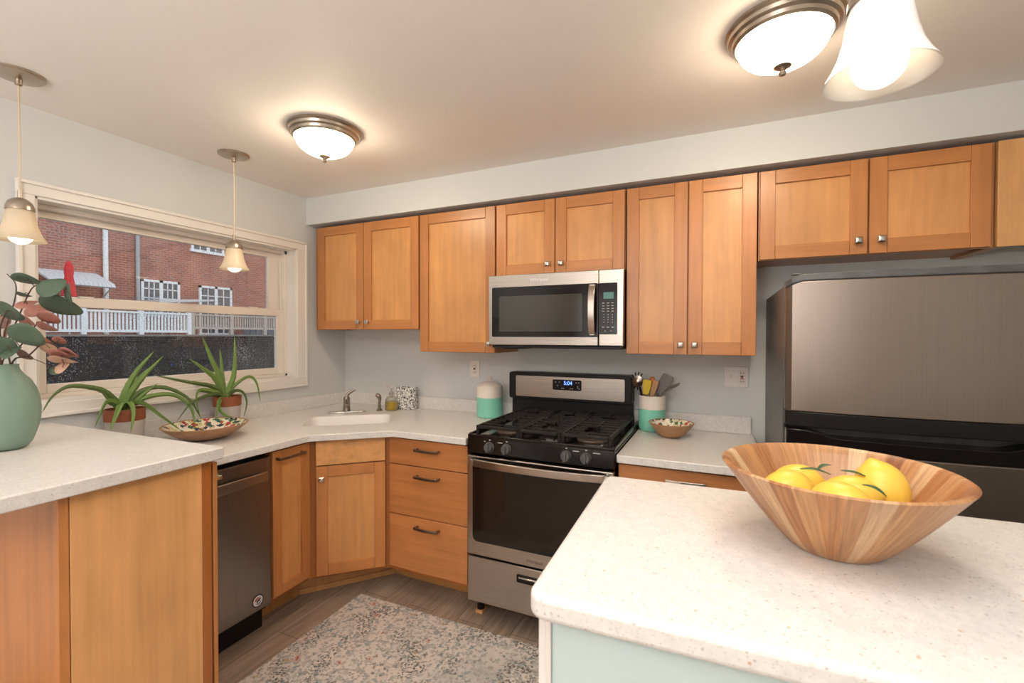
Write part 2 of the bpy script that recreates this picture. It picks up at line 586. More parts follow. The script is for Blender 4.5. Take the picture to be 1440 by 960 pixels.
MANGO = wood('mango_wood', 0, (0.40, 0.215, 0.105), 0.35, 0.45, 0.7)
def floral_mat(name, base=(0.82, 0.76, 0.62), scale=26):
    """cream lining printed with small red, green, blue and black flowers"""
    m, t, b = new_mat(name)
    v = coords(t, rand=False)
    col = base
    for sc, rad, keep, tint, seed in ((scale, 0.48, 0.30, (0.62, 0.57, 0.28), 1.0), (scale * 0.9, 0.42, 0.50, (0.45, 0.05, 0.045), 4.0),
                                      (scale * 1.1, 0.42, 0.40, (0.035, 0.13, 0.10), 7.0), (scale, 0.36, 0.62, (0.02, 0.03, 0.06), 11.0)):
        mp = N(t, 'ShaderNodeMapping')
        mp.inputs['Location'].default_value = (seed, seed, seed)
        t.links.new(v, mp.inputs['Vector'])
        nn = N(t, 'ShaderNodeTexNoise')
        nn.inputs['Scale'].default_value = sc * 2
        t.links.new(mp.outputs[0], nn.inputs['Vector'])
        vm = N(t, 'ShaderNodeVectorMath', operation='MULTIPLY_ADD')
        t.links.new(nn.outputs['Color'], vm.inputs[0])
        vm.inputs[1].default_value = (1.0 / sc,) * 3
        t.links.new(mp.outputs[0], vm.inputs[2])
        vo = N(t, 'ShaderNodeTexVoronoi')
        vo.inputs['Scale'].default_value = sc
        t.links.new(vm.outputs[0], vo.inputs['Vector'])
        wn = N(t, 'ShaderNodeTexWhiteNoise')
        t.links.new(vo.outputs['Position'], wn.inputs['Vector'])
        a = N(t, 'ShaderNodeMath', operation='LESS_THAN')
        t.links.new(vo.outputs['Distance'], a.inputs[0])
        a.inputs[1].default_value = rad
        g = N(t, 'ShaderNodeMath', operation='GREATER_THAN')
        t.links.new(wn.outputs['Value'], g.inputs[0])
        g.inputs[1].default_value = keep
        mu = N(t, 'ShaderNodeMath', operation='MULTIPLY')
        t.links.new(a.outputs[0], mu.inputs[0])
        t.links.new(g.outputs[0], mu.inputs[1])
        col = mixc(t, mu.outputs[0], col, tint)
    t.links.new(col, b.inputs['Base Color'])
    b.inputs['Roughness'].default_value = 0.3
    MATS[name] = m
    return m
FLORAL = floral_mat('floral_lining', scale=30)
FLORALS = floral_mat('small_floral_lining', scale=46)
def speckle_mat():
    m, t, b = new_mat('black_white_speckle')
    v = coords(t, rand=False)
    f = noise(t, v, 105, 1, 0.4, 0.8)
    r = ramp(t, [(0.50, (0.80, 0.80, 0.76)), (0.53, (0.035, 0.045, 0.05))], 'CONSTANT')
    t.links.new(f, r.inputs[0])
    t.links.new(r.outputs[0], b.inputs['Base Color'])
    b.inputs['Roughness'].default_value = 0.5
    MATS['speckle'] = m
    return m
SPECK = speckle_mat()
LEMON = plain('lemon_skin', (0.86, 0.56, 0.075), 0.36, var=0.05)

# ---------------------------------------------------------------- geometry helpers
WM = {}
class MB:
    """collects shapes in one bmesh; T maps its local frame to the room"""
    def __init__(s, T=None):
        s.bm = bmesh.new()
        s.T = T if T is not None else Matrix.Identity(4)
    def _v(s, p):
        return s.bm.verts.new(s.T @ Vector(p))
    def face(s, vs, m=0):
        try:
            f = s.bm.faces.new(vs)
            f.material_index = m
            return f
        except ValueError:
            return None
    def box(s, x0, x1, y0, y1, z0, z1, m=0):
        x0, x1 = min(x0, x1), max(x0, x1)
        y0, y1 = min(y0, y1), max(y0, y1)
        z0, z1 = min(z0, z1), max(z0, z1)
        v = [s._v(p) for p in ((x0, y0, z0), (x1, y0, z0), (x1, y1, z0), (x0, y1, z0), (x0, y0, z1), (x1, y0, z1), (x1, y1, z1), (x0, y1, z1))]
        for q in ((0, 3, 2, 1), (4, 5, 6, 7), (0, 1, 5, 4), (1, 2, 6, 5), (2, 3, 7, 6), (3, 0, 4, 7)):
            s.face([v[i] for i in q], m)
        return s
    def prism(s, pts, a, b, axis=2, m=0, mcap=None):
        """extrude a polygon along an axis (2: pts are x,y; 1: pts are x,z; 0: pts are y,z)"""
        def P(p, h):
            return {2: (p[0], p[1], h), 1: (p[0], h, p[1]), 0: (h, p[0], p[1])}[axis]
        lo = [s._v(P(p, a)) for p in pts]
        hi = [s._v(P(p, b)) for p in pts]
        n = len(pts)
        mc = m if mcap is None else mcap
        s.face(lo[::-1], mc)
        s.face(hi, mc)
        for i in range(n):
            s.face([lo[i], lo[(i + 1) % n], hi[(i + 1) % n], hi[i]], m)
        return s
    def lathe(s, prof, c=(0, 0, 0), seg=32, m=0, M=None, sx=1.0, sy=1.0, mf=None):
        M = M if M is not None else Matrix.Identity(4)
        rings = []
        for r, z in prof:
            if r < 1e-6:
                rings.append([s._v(Vector(c) + M @ Vector((0, 0, z)))])
            else:
                rings.append([s._v(Vector(c) + M @ Vector((r * sx * math.cos(2 * PI * k / seg), r * sy * math.sin(2 * PI * k / seg), z))) for k in range(seg)])
        for j, (a, b) in enumerate(zip(rings, rings[1:])):
            mm = mf(j) if mf else m
            for k in range(seg):
                k2 = (k + 1) % seg
                if len(a) == 1 and len(b) == 1:
                    continue
                if len(a) == 1:
                    s.face([a[0], b[k], b[k2]], mm)
                elif len(b) == 1:
                    s.face([a[k], a[k2], b[0]], mm)
                else:
                    s.face([a[k], a[k2], b[k2], b[k]], mm)
        return s
    def tube(s, pts, r, seg=10, m=0, cap=True):
        pts = [Vector(p) for p in pts]
        n = len(pts)
        rr = r if isinstance(r, (list, tuple)) else [r] * n
        rings = []
        up = None
        for i, p in enumerate(pts):
            d = (pts[min(i + 1, n - 1)] - pts[max(i - 1, 0)]).normalized()
            if up is None:
                up = Vector((0, 0, 1)) if abs(d.z) < 0.9 else Vector((1, 0, 0))
            a = d.cross(up).normalized()
            up = a.cross(d).normalized()
            rings.append([s._v(p + (a * math.cos(2 * PI * k / seg) + up * math.sin(2 * PI * k / seg)) * rr[i]) for k in range(seg)])
        for a, b in zip(rings, rings[1:]):
            for k in range(seg):
                s.face([a[k], a[(k + 1) % seg], b[(k + 1) % seg], b[k]], m)
        if cap:
            s.face(rings[0][::-1], m)
            s.face(rings[-1], m)
        return s
    def rrect(s, x0, x1, z0, z1, rad, y0, y1, m=0, seg=5, axis=1):
        pts = []
        for cx, cz, a0 in ((x1 - rad, z1 - rad, 0), (x0 + rad, z1 - rad, 90), (x0 + rad, z0 + rad, 180), (x1 - rad, z0 + rad, 270)):
            for k in range(seg + 1):
                a = math.radians(a0 + 90 * k / seg)
                pts.append((cx + rad * math.cos(a), cz + rad * math.sin(a)))
        return s.prism(pts, y0, y1, axis, m)
    def build(s, name, mats, parent=None, bevel=0.0, smooth=35, kind=None, label=None, seg=2, weld=False):
        if weld:
            bmesh.ops.remove_doubles(s.bm, verts=s.bm.verts, dist=1e-5)
        bmesh.ops.recalc_face_normals(s.bm, faces=s.bm.faces)
        if parent is not None:
            s.bm.transform(WM[parent].inverted())
            M = WM[parent]
        else:
            M = Matrix.Identity(4)
        me = bpy.data.meshes.new(name)
        s.bm.to_mesh(me)
        s.bm.free()
        for m in (mats if isinstance(mats, (list, tuple)) else [mats]):
            me.materials.append(m)
        o = bpy.data.objects.new(name, me)
        COL.objects.link(o)
        if parent is not None:
            o.parent = parent
        WM[o] = M
        if smooth:
            me.polygons.foreach_set('use_smooth', [True] * len(me.polygons))
            me.set_sharp_from_angle(angle=math.radians(smooth))
        if bevel:
            md = o.modifiers.new('bevel', 'BEVEL')
            md.width = bevel
            md.segments = seg
            md.limit_method = 'ANGLE'
            md.angle_limit = math.radians(40)
        if kind:
            o['kind'] = kind
        if label:
            o['label'] = label
        return o
def tag(o, label=None, cat=None, group=None, kind=None):
    if label:
        o['label'] = label
    if cat:
        o['category'] = cat
    if group:
        o['group'] = group
    if kind:
        o['kind'] = kind
    return o
def thing(name, loc, label=None, cat=None, group=None, kind=None):
    o = bpy.data.objects.new(name, None)
    o.empty_display_size = 0.05
    COL.objects.link(o)
    o.location = loc
    WM[o] = Matrix.Translation(Vector(loc))
    return tag(o, label, cat, group, kind)
def recenter(o, c):
    """move a top-level mesh's origin to c without moving the mesh"""
    o.data.transform(Matrix.Translation(-Vector(c)))
    o.location = c
    WM[o] = Matrix.Translation(Vector(c))
    return o
def dup(root, loc, label=None, name=None):
    r = root.copy()
    COL.objects.link(r)
    r.location = loc
    if label:
        r['label'] = label
    WM[r] = Matrix.Translation(Vector(loc))
    for ch in list(root.children):
        c = ch.copy()
        COL.objects.link(c)
        c.parent = r
        for g in list(ch.children):
            d = g.copy()
            COL.objects.link(d)
            d.parent = c
    return r
def struct(mb, name, mats, **k):
    return mb.build(name, mats, kind='structure', **k)
def frame_at(x, y, deg):
    return Matrix.Translation(Vector((x, y, 0))) @ Matrix.Rotation(math.radians(deg), 4, 'Z')
def curve_pts(ctrl, n=24):
    """Catmull-Rom through the control points"""
    P = [Vector(p) for p in ctrl]
    P = [P[0] * 2 - P[1]] + P + [P[-1] * 2 - P[-2]]
    out = []
    segs = len(P) - 3
    for i in range(n + 1):
        t = i / n * segs
        k = min(int(t), segs - 1)
        t -= k
        a, b, c, d = P[k:k + 4]
        out.append(0.5 * ((2 * b) + (c - a) * t + (2 * a - 5 * b + 4 * c - d) * t * t + (3 * b - a - 3 * c + d) * t ** 3))
    return out
def text_mesh(name, s, size, T, mat, parent, align='CENTER', depth=0.0004):
    cu = bpy.data.curves.new(name, 'FONT')
    cu.body = s
    cu.size = size
    cu.align_x = align
    cu.align_y = 'CENTER'
    cu.extrude = depth
    tmp = bpy.data.objects.new(name + '_curve', cu)
    COL.objects.link(tmp)
    dg = bpy.context.evaluated_depsgraph_get()
    me = bpy.data.meshes.new_from_object(tmp.evaluated_get(dg))
    bpy.data.objects.remove(tmp)
    bpy.data.curves.remove(cu)
    me.materials.clear()
    me.materials.append(mat)
    me.transform(WM[parent].inverted() @ T)
    me.name = name
    o = bpy.data.objects.new(name, me)
    COL.objects.link(o)
    o.parent = parent
    WM[o] = WM[parent]
    return o
def face_T(x, y, z):
    """text plane facing -y"""
    return Matrix.Translation(Vector((x, y, z))) @ Matrix.Rotation(PI / 2, 4, 'X')

# ================================================================= THE ROOM
RX1, RY0, H = 4.30, -6.60, 2.44
struct(MB().box(-0.16, RX1 + 0.1, RY0 - 0.1, 0.1, -0.08, 0.0), 'floor', FLOORM)
struct(MB().box(-0.16, RX1 + 0.1, RY0 - 0.1, 0.1, H, H + 0.08), 'ceiling', CEIL)
struct(MB().box(-0.16, RX1 + 0.1, 0.0, 0.1, 0.0, H), 'wall_back', WALL)
struct(MB().box(RX1, RX1 + 0.1, RY0, 0.0, 0.0, H), 'wall_right', WALL)
struct(MB().box(-0.16, RX1, RY0 - 0.1, RY0, 0.0, H), 'wall_front', WARMWALL)
WY0, WY1, WZ0, WZ1 = -1.817, -0.464, 1.154, 2.060     # window opening
wl = MB()
wl.box(-0.16, 0, WY1, 0.0, 0, H)
wl.box(-0.16, 0, RY0, WY0, 0, H)
wl.box(-0.16, 0, WY0, WY1, 0, WZ0)
wl.box(-0.16, 0, WY0, WY1, WZ1, H)
struct(wl, 'wall_left', WALL, smooth=0)
# dropped soffit over the wall cabinets
struct(MB().box(0.0, RX1, -0.372, 0.0, 2.250, H), 'trim_1', WALL)

# ---- window
win = thing('window_1', (0, (WY0 + WY1) / 2, WZ0), kind='structure')
cs = MB()
def casing_bar(mb, horizontal, a0, a1, b0, b1, outer_low):
    """flat casing with a raised outer bead"""
    if horizontal:
        mb.box(0.0, 0.016, a0, a1, b0, b1)
        if outer_low:
            mb.box(0.016, 0.024, a0, a1, b0, b0 + 0.016)
        else:
            mb.box(0.016, 0.024, a0, a1, b1 - 0.016, b1)
    else:
        mb.box(0.0, 0.016, a0, a1, b0, b1)
CY0, CY1, CZ0, CZ1 = -1.877, -0.386, 1.093, 2.119
cs.box(0.0, 0.016, CY0, CY1, WZ1, CZ1)
cs.box(0.016, 0.026, CY0, CY1, CZ1 - 0.016, CZ1)
cs.box(0.0, 0.016, CY0, CY1, CZ0, WZ0)
cs.box(0.016, 0.026, CY0, CY1, CZ0, CZ0 + 0.016)
cs.box(0.0, 0.016, CY0, WY0, WZ0, WZ1)
cs.box(0.0, 0.016, WY1, CY1, WZ0, WZ1)
cs.box(0.016, 0.026, CY0, CY0 + 0.016, CZ0 + 0.016, CZ1 - 0.016)
cs.box(0.016, 0.026, CY1 - 0.016, CY1, CZ0 + 0.016, CZ1 - 0.016)
cs.build('casing', TRIM, win, bevel=0.003)
jb = MB()
jb.box(-0.16, 0.004, WY0 - 0.002, WY0 + 0.012, WZ0, WZ1)
jb.box(-0.16, 0.004, WY1 - 0.012, WY1 + 0.002, WZ0, WZ1)
jb.box(-0.16, 0.004, WY0, WY1, WZ1 - 0.012, WZ1 + 0.002)
jb.box(-0.16, 0.010, WY0, WY1, WZ0 - 0.002, WZ0 + 0.016)
jb.build('jamb', TRIM, win, bevel=0.002)
fr_ = MB()
fy0, fy1, fz0, fz1 = WY0 + 0.012, WY1 - 0.012, WZ0 + 0.016, WZ1 - 0.012
for x0, x1 in ((-0.155, -0.075),):
    fr_.box(x0, x1, fy0, fy0 + 0.020, fz0, fz1)
    fr_.box(x0, x1, fy1 - 0.020, fy1, fz0, fz1)
    fr_.box(x0, x1, fy0, fy1, fz1 - 0.022, fz1)
    fr_.box(x0, x1, fy0, fy1, fz0, fz0 + 0.018)
fr_.box(-0.112, -0.104, fy1 - 0.034, fy1 - 0.020, 1.63, 1.98)
fr_.build('window_frame', VINYL, win, bevel=0.002)
def sash(nm, x0, x1, y0, y1, z0, z1, gy0, gy1, gz0, gz1):
    s = MB()
    s.box(x0, x1, y0, gy0, z0, z1)
    s.box(x0, x1, gy1, y1, z0, z1)
    s.box(x0, x1, gy0, gy1, z0, gz0)
    s.box(x0, x1, gy0, gy1, gz1, z1)
    so = s.build(nm, VINYL, win, bevel=0.003)
    xm = (x0 + x1) / 2
    MB().box(xm - 0.002, xm + 0.002, gy0 - 0.003, gy1 + 0.003, gz0 - 0.003, gz1 + 0.003).build('glass', PANE, so)
    return so
sash('upper_sash', -0.142, -0.116, fy0 + 0.020, fy1 - 0.020, 1.600, fz1 - 0.022, -1.768, -0.590, 1.640, 1.993)
ls = sash('lower_sash', -0.112, -0.080, fy0 + 0.020, fy1 - 0.020, fz0 + 0.018, 1.632, -1.752, -0.553, 1.230, 1.588)
for yy in (-1.60, -0.72):
    MB().box(-0.110, -0.084, yy - 0.028, yy + 0.028, 1.632, 1.642).build('sash_lock', VINYL, ls, bevel=0.003)

# ================================================================= OUTSIDE
struct(MB().box(-30, -0.16, -12, 26, -1.5, -1.4), 'ground', plain('wet_asphalt', (0.075, 0.072, 0.070), 0.5, var=0.2))
FX = -17.0
bld = thing('brick_building', (FX, 6, -1.4), 'red brick rowhouse facade seen through the kitchen window across the yard', 'building')
MB().box(FX - 0.5, FX, -9.0, 25.0, -1.4, 9.0).build('wall', BRICK, bld)
WHT = plain('outdoor_white_paint', (0.72, 0.73, 0.74), 0.6)
DPN = plain('window_dark_glass', (0.10, 0.105, 0.11), 0.12, var=0.3)
def sc(y, z):
    """facade sketched at 11 m carried out to its true distance"""
    k = (CAM.x - FX) / (CAM.x + 11.0)
    return CAM.y + (y - CAM.y) * k, CAM.z + (z - CAM.z) * k
def house_window(y0, y1, z0, z1, cols, rows, nm='window', mull=0):
    a, c = sc(y0, z0)
    b, d = sc(y1, z1)
    f = MB()
    fw = 0.09
    f.box(FX, FX + 0.07, a, a + fw, c, d)
    f.box(FX, FX + 0.07, b - fw, b, c, d)
    f.box(FX, FX + 0.07, a, b, d - fw, d)
    f.box(FX, FX + 0.10, a - 0.05, b + 0.05, c - 0.02, c + fw)
    mid = (a + b) / 2
    f.box(FX, FX + 0.07, mid - 0.06, mid + 0.06, c, d)
    for k in range(2):
        p0, p1 = (a + fw, mid - 0.06) if k == 0 else (mid + 0.06, b - fw)
        for i in range(1, cols):
            y = p0 + (p1 - p0) * i / cols
            f.box(FX, FX + 0.05, y - 0.018, y + 0.018, c, d)
        for i in range(1, rows):
            z = c + (d - c) * i / rows
            f.box(FX, FX + 0.05, p0, p1, z - 0.018, z + 0.018)
    fo = f.build(nm, WHT, bld)
    MB().box(FX + 0.005, FX + 0.03, a + fw / 2, b - fw / 2, c + fw / 2, d - fw / 2).build('pane', DPN, fo)
house_window(4.121, 5.064, 1.95, 2.915, 3, 4)
house_window(5.379, 6.324, 3.848, 4.8, 2, 3)
house_window(5.586, 6.559, 1.45, 2.89, 2, 5, 'patio_door')
def spout(y, r, mat, nm):
    a, _ = sc(y, 0)
    MB().tube([(FX + 0.09, a, -1.3), (FX + 0.09, a, 8.9)], r, 10).build(nm, mat, bld)
spout(3.36, 0.075, WHT, 'downspout')
spout(4.04, 0.060, plain('grey_pipe', (0.36, 0.37, 0.39), 0.6), 'drain_pipe')
# aluminium awning over the neighbour's door
a0, _ = sc(2.05, 0)
a1, _ = sc(3.20, 0)
_, zt = sc(0, 2.93)
_, zb = sc(0, 2.60)
aw = MB()
AWM = plain('awning_aluminium', (0.50, 0.51, 0.53), 0.55, var=0.05)
nslat = 14
for i in range(nslat):
    y0 = a0 + (a1 - a0) * i / nslat
    y1 = a0 + (a1 - a0) * (i + 0.92) / nslat
    aw.prism([(FX + 0.02, zt), (FX + 1.15, zb + 0.06), (FX + 1.25, zb - 0.06), (FX + 1.20, zb - 0.10), (FX + 1.10, zb + 0.02), (FX + 0.02, zt - 0.06)], y0, y1, 1)
awo = aw.build('awning', AWM, bld)
for y in (a0 + 0.03, a1 - 0.03):
    MB().tube([(FX + 0.02, y, zb - 0.65), (FX + 1.12, y, zb)], 0.022, 8).build('awning_brace', AWM, awo)
# neighbour's deck: dark skirt, white railing, paler railing to its right
DX = -14.6
def dk(y, z):
    k = (CAM.x - DX) / (CAM.x + 6.0)
    return CAM.y + (y - CAM.y) * k, CAM.z + (z - CAM.z) * k
SKIRT = plain('dark_stained_boards', (0.040, 0.033, 0.031), 0.8, spec=0.2, var=0.35)
sk = MB()
yk0, zk = dk(-1.6, 1.43)
yk1, _ = dk(5.2, 1.43)
n = 70
for i in range(n):
    y0 = yk0 + (yk1 - yk0) * i / n
    sk.box(DX - 0.03, DX, y0, y0 + (yk1 - yk0) / n * 0.985, -1.4, zk)
dkt = thing('neighbour_deck', (DX, (yk0 + yk1) / 2, -1.4), 'dark board deck behind the brick house yard, below the railings', 'deck')
sk.build('deck_skirt', SKIRT, dkt)
MB().box(FX + 0.2, DX + 0.05, yk0, yk1, zk, zk + 0.06).build('deck_floor', plain('weathered_deck', (0.22, 0.19, 0.17), 0.8, var=0.15), dkt)
def railing(y0, y1, zlo, zhi, mat, name, label, nb, bw):
    a, lo = dk(y0, zlo)
    b, hi = dk(y1, zhi)
    t = thing(name, (DX + 0.02, (a + b) / 2, zk + 0.06), label, 'railing')
    m = MB()
    for i in range(nb):
        y = a + (b - a) * (i + 0.5) / nb
        m.box(DX - 0.02, DX + 0.02, y - bw, y + bw, lo + 0.05, hi - 0.04)
    m.build('balusters', mat, t)
    m = MB()
    m.box(DX - 0.05, DX + 0.05, a, b, hi - 0.06, hi)
    m.box(DX - 0.03, DX + 0.03, a, b, lo + 0.01, lo + 0.09)
    m.build('rails', mat, t)
    for i in range(4):
        y = a + (b - a) * i / 3
        MB().box(DX - 0.06, DX + 0.06, y - 0.06, y + 0.06, zk + 0.06, hi + 0.08).build('post', mat, t)
railing(0.1, 2.36, 1.49, 1.84, WHT, 'deck_railing', 'white picket railing on the dark deck, left half of window view', 44, 0.028)
railing(2.42, 4.6, 1.56, 1.84, plain('beige_rail_paint', (0.42, 0.37, 0.33), 0.7), 'deck_railing', 'beige picket railing on the deck, right half of window view', 44, 0.026)
# closed red parasol on the deck
py_, pz_ = dk(1.02, 2.35)
um = thing('closed_parasol', (DX - 0.6, py_ - 0.41, zk + 0.06), 'closed red patio umbrella standing on the neighbour deck', 'umbrella')
REDC = plain('red_umbrella_cloth', (0.55, 0.02, 0.03), 0.8, var=0.12)
ux, uy = DX - 0.6, py_ - 0.41
MB().lathe([(0.0, 3.40), (0.05, 3.38), (0.10, 3.25), (0.115, 3.05), (0.10, 2.95), (0.15, 2.6), (0.17, 2.35), (0.12, 2.28), (0.0, 2.28)], (ux, uy, 0.28), 14).build('cloth', REDC, um)
MB().tube([(ux, uy, zk + 0.06), (ux, uy, 3.66)], 0.025, 8).build('pole', WHT, um)
# flat pale canopy in front of the door
ca0, cz_ = dk(2.0, 2.07)
ca1, _ = dk(2.95, 2.07)
cn = thing('patio_canopy', (DX - 0.9, (ca0 + ca1) / 2, zk + 0.06), 'pale flat patio canopy in front of the white patio door', 'canopy')
MB().prism([(ca0, cz_ - 0.10), (ca1, cz_ + 0.08), (ca1, cz_ + 0.14), (ca0, cz_ + 0.02)], DX - 1.6, DX - 0.4, 0).build('roof', plain('canopy_cloth', (0.55, 0.53, 0.54), 0.7), cn)
for yy in (ca0 + 0.1, ca1 - 0.1):
    for xx in (DX - 1.55, DX - 0.45):
        MB().tube([(xx, yy, zk + 0.06), (xx, yy, cz_ - 0.02)], 0.02, 8).build('post', plain('canopy_post', (0.5, 0.5, 0.5), 0.5), cn)
fn0, fz_ = dk(3.72, 2.02)
fn1, _ = dk(5.0, 2.02)
ff = MB()
for i in range(9):
    y0 = fn0 + (fn1 - fn0) * i / 9
    ff.box(DX - 0.9, DX - 0.86, y0, y0 + (fn1 - fn0) / 9 * 0.9, zk + 0.06, fz_)
tag(ff.build('privacy_fence', plain('grey_fence_boards', (0.17, 0.18, 0.20), 0.8, var=0.1)), 'grey board fence at the far right of the deck', 'fence')

# ================================================================= CABINETS
def shaker(mb_T, x0, x1, z0, z1, y, parent, name='door', fr=0.062, th=0.020):
    """five piece door: two stiles, two rails, flat recessed panel; face at y (local), looking to -y"""
    m = MB(mb_T)
    e = 0.0008
    m.box(x0, x0 + fr, y, y + th, z0, z1, 0)
    m.box(x1 - fr, x1, y, y + th, z0, z1, 0)
    m.box(x0 + fr + e, x1 - fr - e, y, y + th, z0, z0 + fr, 1)
    m.box(x0 + fr + e, x1 - fr - e, y, y + th, z1 - fr, z1, 1)
    m.box(x0 + fr - 0.004, x1 - fr + 0.004, y + 0.012, y + th - 0.002, z0 + fr - 0.004, z1 - fr + 0.004, 2)
    return m.build(name, [W_V, W_H, W_P], parent, bevel=0.0015)
def slab_front(T, x0, x1, z0, z1, y, parent, name='drawer', th=0.020, mat=None):
    return MB(T).box(x0, x1, y, y + th, z0, z1).build(name, mat or W_D, parent, bevel=0.002)
def knob(T, x, z, y, parent, mat=None, s=0.0145):
    m = MB(T)
    M = Matrix.Rotation(PI / 2, 4, 'X')
    m.lathe([(0.0, 0), (0.008, 0), (0.006, 0.008), (0.006, 0.014), (0.009, 0.017), (0, 0.017)], (x, y, z), 12, 0, M)
    b = [(-s, -s), (s, -s), (s, s), (-s, s)]
    def ring(k, yy):
        return [m._v((x + p[0] * k, yy, z + p[1] * k)) for p in b]
    rs = [ring(0.72, y - 0.015), ring(1.0, y - 0.019), ring(1.0, y - 0.024), ring(0.72, y - 0.029), ring(0.2, y - 0.031)]
    for a, c in zip(rs, rs[1:]):
        for i in range(4):
            m.face([a[i], a[(i + 1) % 4], c[(i + 1) % 4], c[i]])
    m.face(rs[0])
    m.face(rs[-1])
    return m.build('knob', mat or PEWTER, parent, bevel=0.0015)
def pull(T, x0, x1, z, y, parent, mat=None, name='handle'):
    m = MB(T)
    for x in (x0 + 0.006, x1 - 0.006):
        m.box(x - 0.006, x + 0.006, y - 0.030, y, z - 0.006, z + 0.006)
    n = 10
    for i in range(n):
        a, b = i / n, (i + 1) / n
        bow = lambda t: 0.006 * math.sin(PI * t)
        xa, xb = x0 + (x1 - x0) * a, x0 + (x1 - x0) * b
        v = [m._v(p) for p in ((xa, y - 0.034 - bow(a), z - 0.007), (xb, y - 0.034 - bow(b), z - 0.007), (xb, y - 0.026 - bow(b), z - 0.007), (xa, y - 0.026 - bow(a), z - 0.007),
                              (xa, y - 0.034 - bow(a), z + 0.007), (xb, y - 0.034 - bow(b), z + 0.007), (xb, y - 0.026 - bow(b), z + 0.007), (xa, y - 0.026 - bow(a), z + 0.007))]
        for q in ((0, 3, 2, 1), (4, 5, 6, 7), (0, 1, 5, 4), (2, 3, 7, 6)):
            m.face([v[k] for k in q])
        if i == 0:
            m.face([v[k] for k in (3, 0, 4, 7)])
        if i == n - 1:
            m.face([v[k] for k in (1, 2, 6, 5)])
    return m.build(name, mat or PULLM, parent, bevel=0.0012, weld=True)
ID = Matrix.Identity(4)
UY, UD = -0.322, -0.343          # carcass front, door face of the wall cabinets
UT, UTD = 2.232, 2.226           # carcass top, door top
def wall_cabinet(x0, x1, z0, doors, label, dark_left=False):
    t = thing('wall_cabinet', ((x0 + x1) / 2, 0, z0), label, 'cabinet', 'maple wall cabinets along the back wall')
    b = MB()
    b.box(x0 + 0.001, x1 - 0.001, UY, -0.0015, z0 + 0.012, UT - 0.001)
    b.box(x0 + 0.001, x0 + 0.018, UY, -0.0015, z0, z0 + 0.012)
    b.box(x1 - 0.018, x1 - 0.001, UY, -0.0015, z0, z0 + 0.012)
    b.box(x0 + 0.018, x1 - 0.018, UY, UY + 0.018, z0, z0 + 0.012)
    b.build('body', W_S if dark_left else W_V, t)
    for (a, c, kx, kz) in doors:
        d = shaker(ID, a, c, z0 + 0.002, UTD, UD, t)
        if kx is not None:
            knob(ID, kx, kz, UD, d)
    return t
wall_cabinet(0.043, 0.957, 1.496, [(0.078, 0.497, 0.462, 1.547), (0.503, 0.953, 0.540, 1.547)], 'maple two-door wall cabinet in the corner beside the window', True)
wall_cabinet(0.961, 1.505, 1.352, [(0.966, 1.501, 1.468, 1.408)], 'tall single-door maple wall cabinet between corner cabinet and microwave')
wall_cabinet(1.509, 2.266, 1.806, [(1.513, 1.874, 1.838, 1.860), (1.880, 2.262, 1.916, 1.860)], 'short two-door maple wall cabinet directly above the microwave')
wall_cabinet(2.270, 2.880, 1.362, [(2.274, 2.572, 2.543, 1.413), (2.579, 2.877, 2.608, 1.413)], 'tall two-door maple wall cabinet right of the microwave, over the utensil crock')
wall_cabinet(2.884, 3.716, 1.813, [(2.890, 3.300, 3.265, 1.872), (3.307, 3.700, 3.345, 1.872)], 'wide two-door maple wall cabinet above the refrigerator')
fp = MB()
fp.box(3.720, RX1 - 0.002, -0.338, -0.318, 1.813, UT - 0.001)
fp.box(3.720, 3.738, -0.318, -0.0015, 1.813, UT - 0.001)
tag(fp.build('filler_panel', W_E, None, bevel=0.0015), 'plain maple filler panel at far right, beside the cabinet over the refrigerator', 'panel')

# ---- base cabinets
CT_T, CT_B = 0.926, 0.890
BF = -0.690                     # carcass front, doors stand 20 mm proud
# drawer base between corner and range
t = thing('drawer_cabinet', (1.27, -0.35, 0), 'maple base cabinet of three drawers between corner sink cabinet and range', 'cabinet', 'maple base cabinets')
b = MB()
b.box(1.012, 1.532, BF, -0.02, 0.125, CT_B - 0.001)
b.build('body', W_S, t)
MB().box(1.012, 1.532, -0.540, -0.525, 0.0005, 0.125).build('toe_kick', W_T, t)
for z0, z1, hz in ((0.738, 0.880, 0.832), (0.456, 0.733, 0.684), (0.152, 0.451, 0.405)):
    d = slab_front(ID, 1.020, 1.527, z0, z1, -0.712, t)
    pull(ID, 1.206, 1.358, hz, -0.712, d)
# corner sink base with a diagonal front
AX, AY, BX, BY = 0.722, -0.972, 1.000, -0.715
DANG = math.degrees(math.atan2(BY - AY, BX - AX))
DLEN = math.hypot(BX - AX, BY - AY)
t = thing('corner_sink_cabinet', (0.45, -0.45, 0), 'maple diagonal corner base cabinet below the sink', 'cabinet', 'maple base cabinets')
b = MB()
b.prism([(0.02, -0.02), (1.008, -0.02), (1.008, -0.690), (0.985, -0.700), (0.697, -0.963), (0.690, -0.984), (0.02, -0.984)], 0.125, 0.700, 2)
b.prism([(0.965, -0.690), (1.008, -0.690), (0.985, -0.700), (0.697, -0.963), (0.690, -0.984), (0.665, -0.960)], 0.700, CT_B - 0.001, 2)
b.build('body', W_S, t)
DT = frame_at(AX, AY, DANG)
tk = MB()
tk.box(0.912, 1.010, -0.538, -0.525, 0.0005, 0.125)
tk.box(0.560, 0.575, -0.985, -0.944, 0.0005, 0.125)
tk.prism([(0.575, -0.945), (0.913, -0.534), (0.900, -0.522), (0.562, -0.933)], 0.0005, 0.125, 2)
tk.prism([(0.583, -0.950), (0.919, -0.542), (0.913, -0.534), (0.575, -0.945)], 0.0005, 0.030, 2)
tk.build('toe_kick', W_E, t)
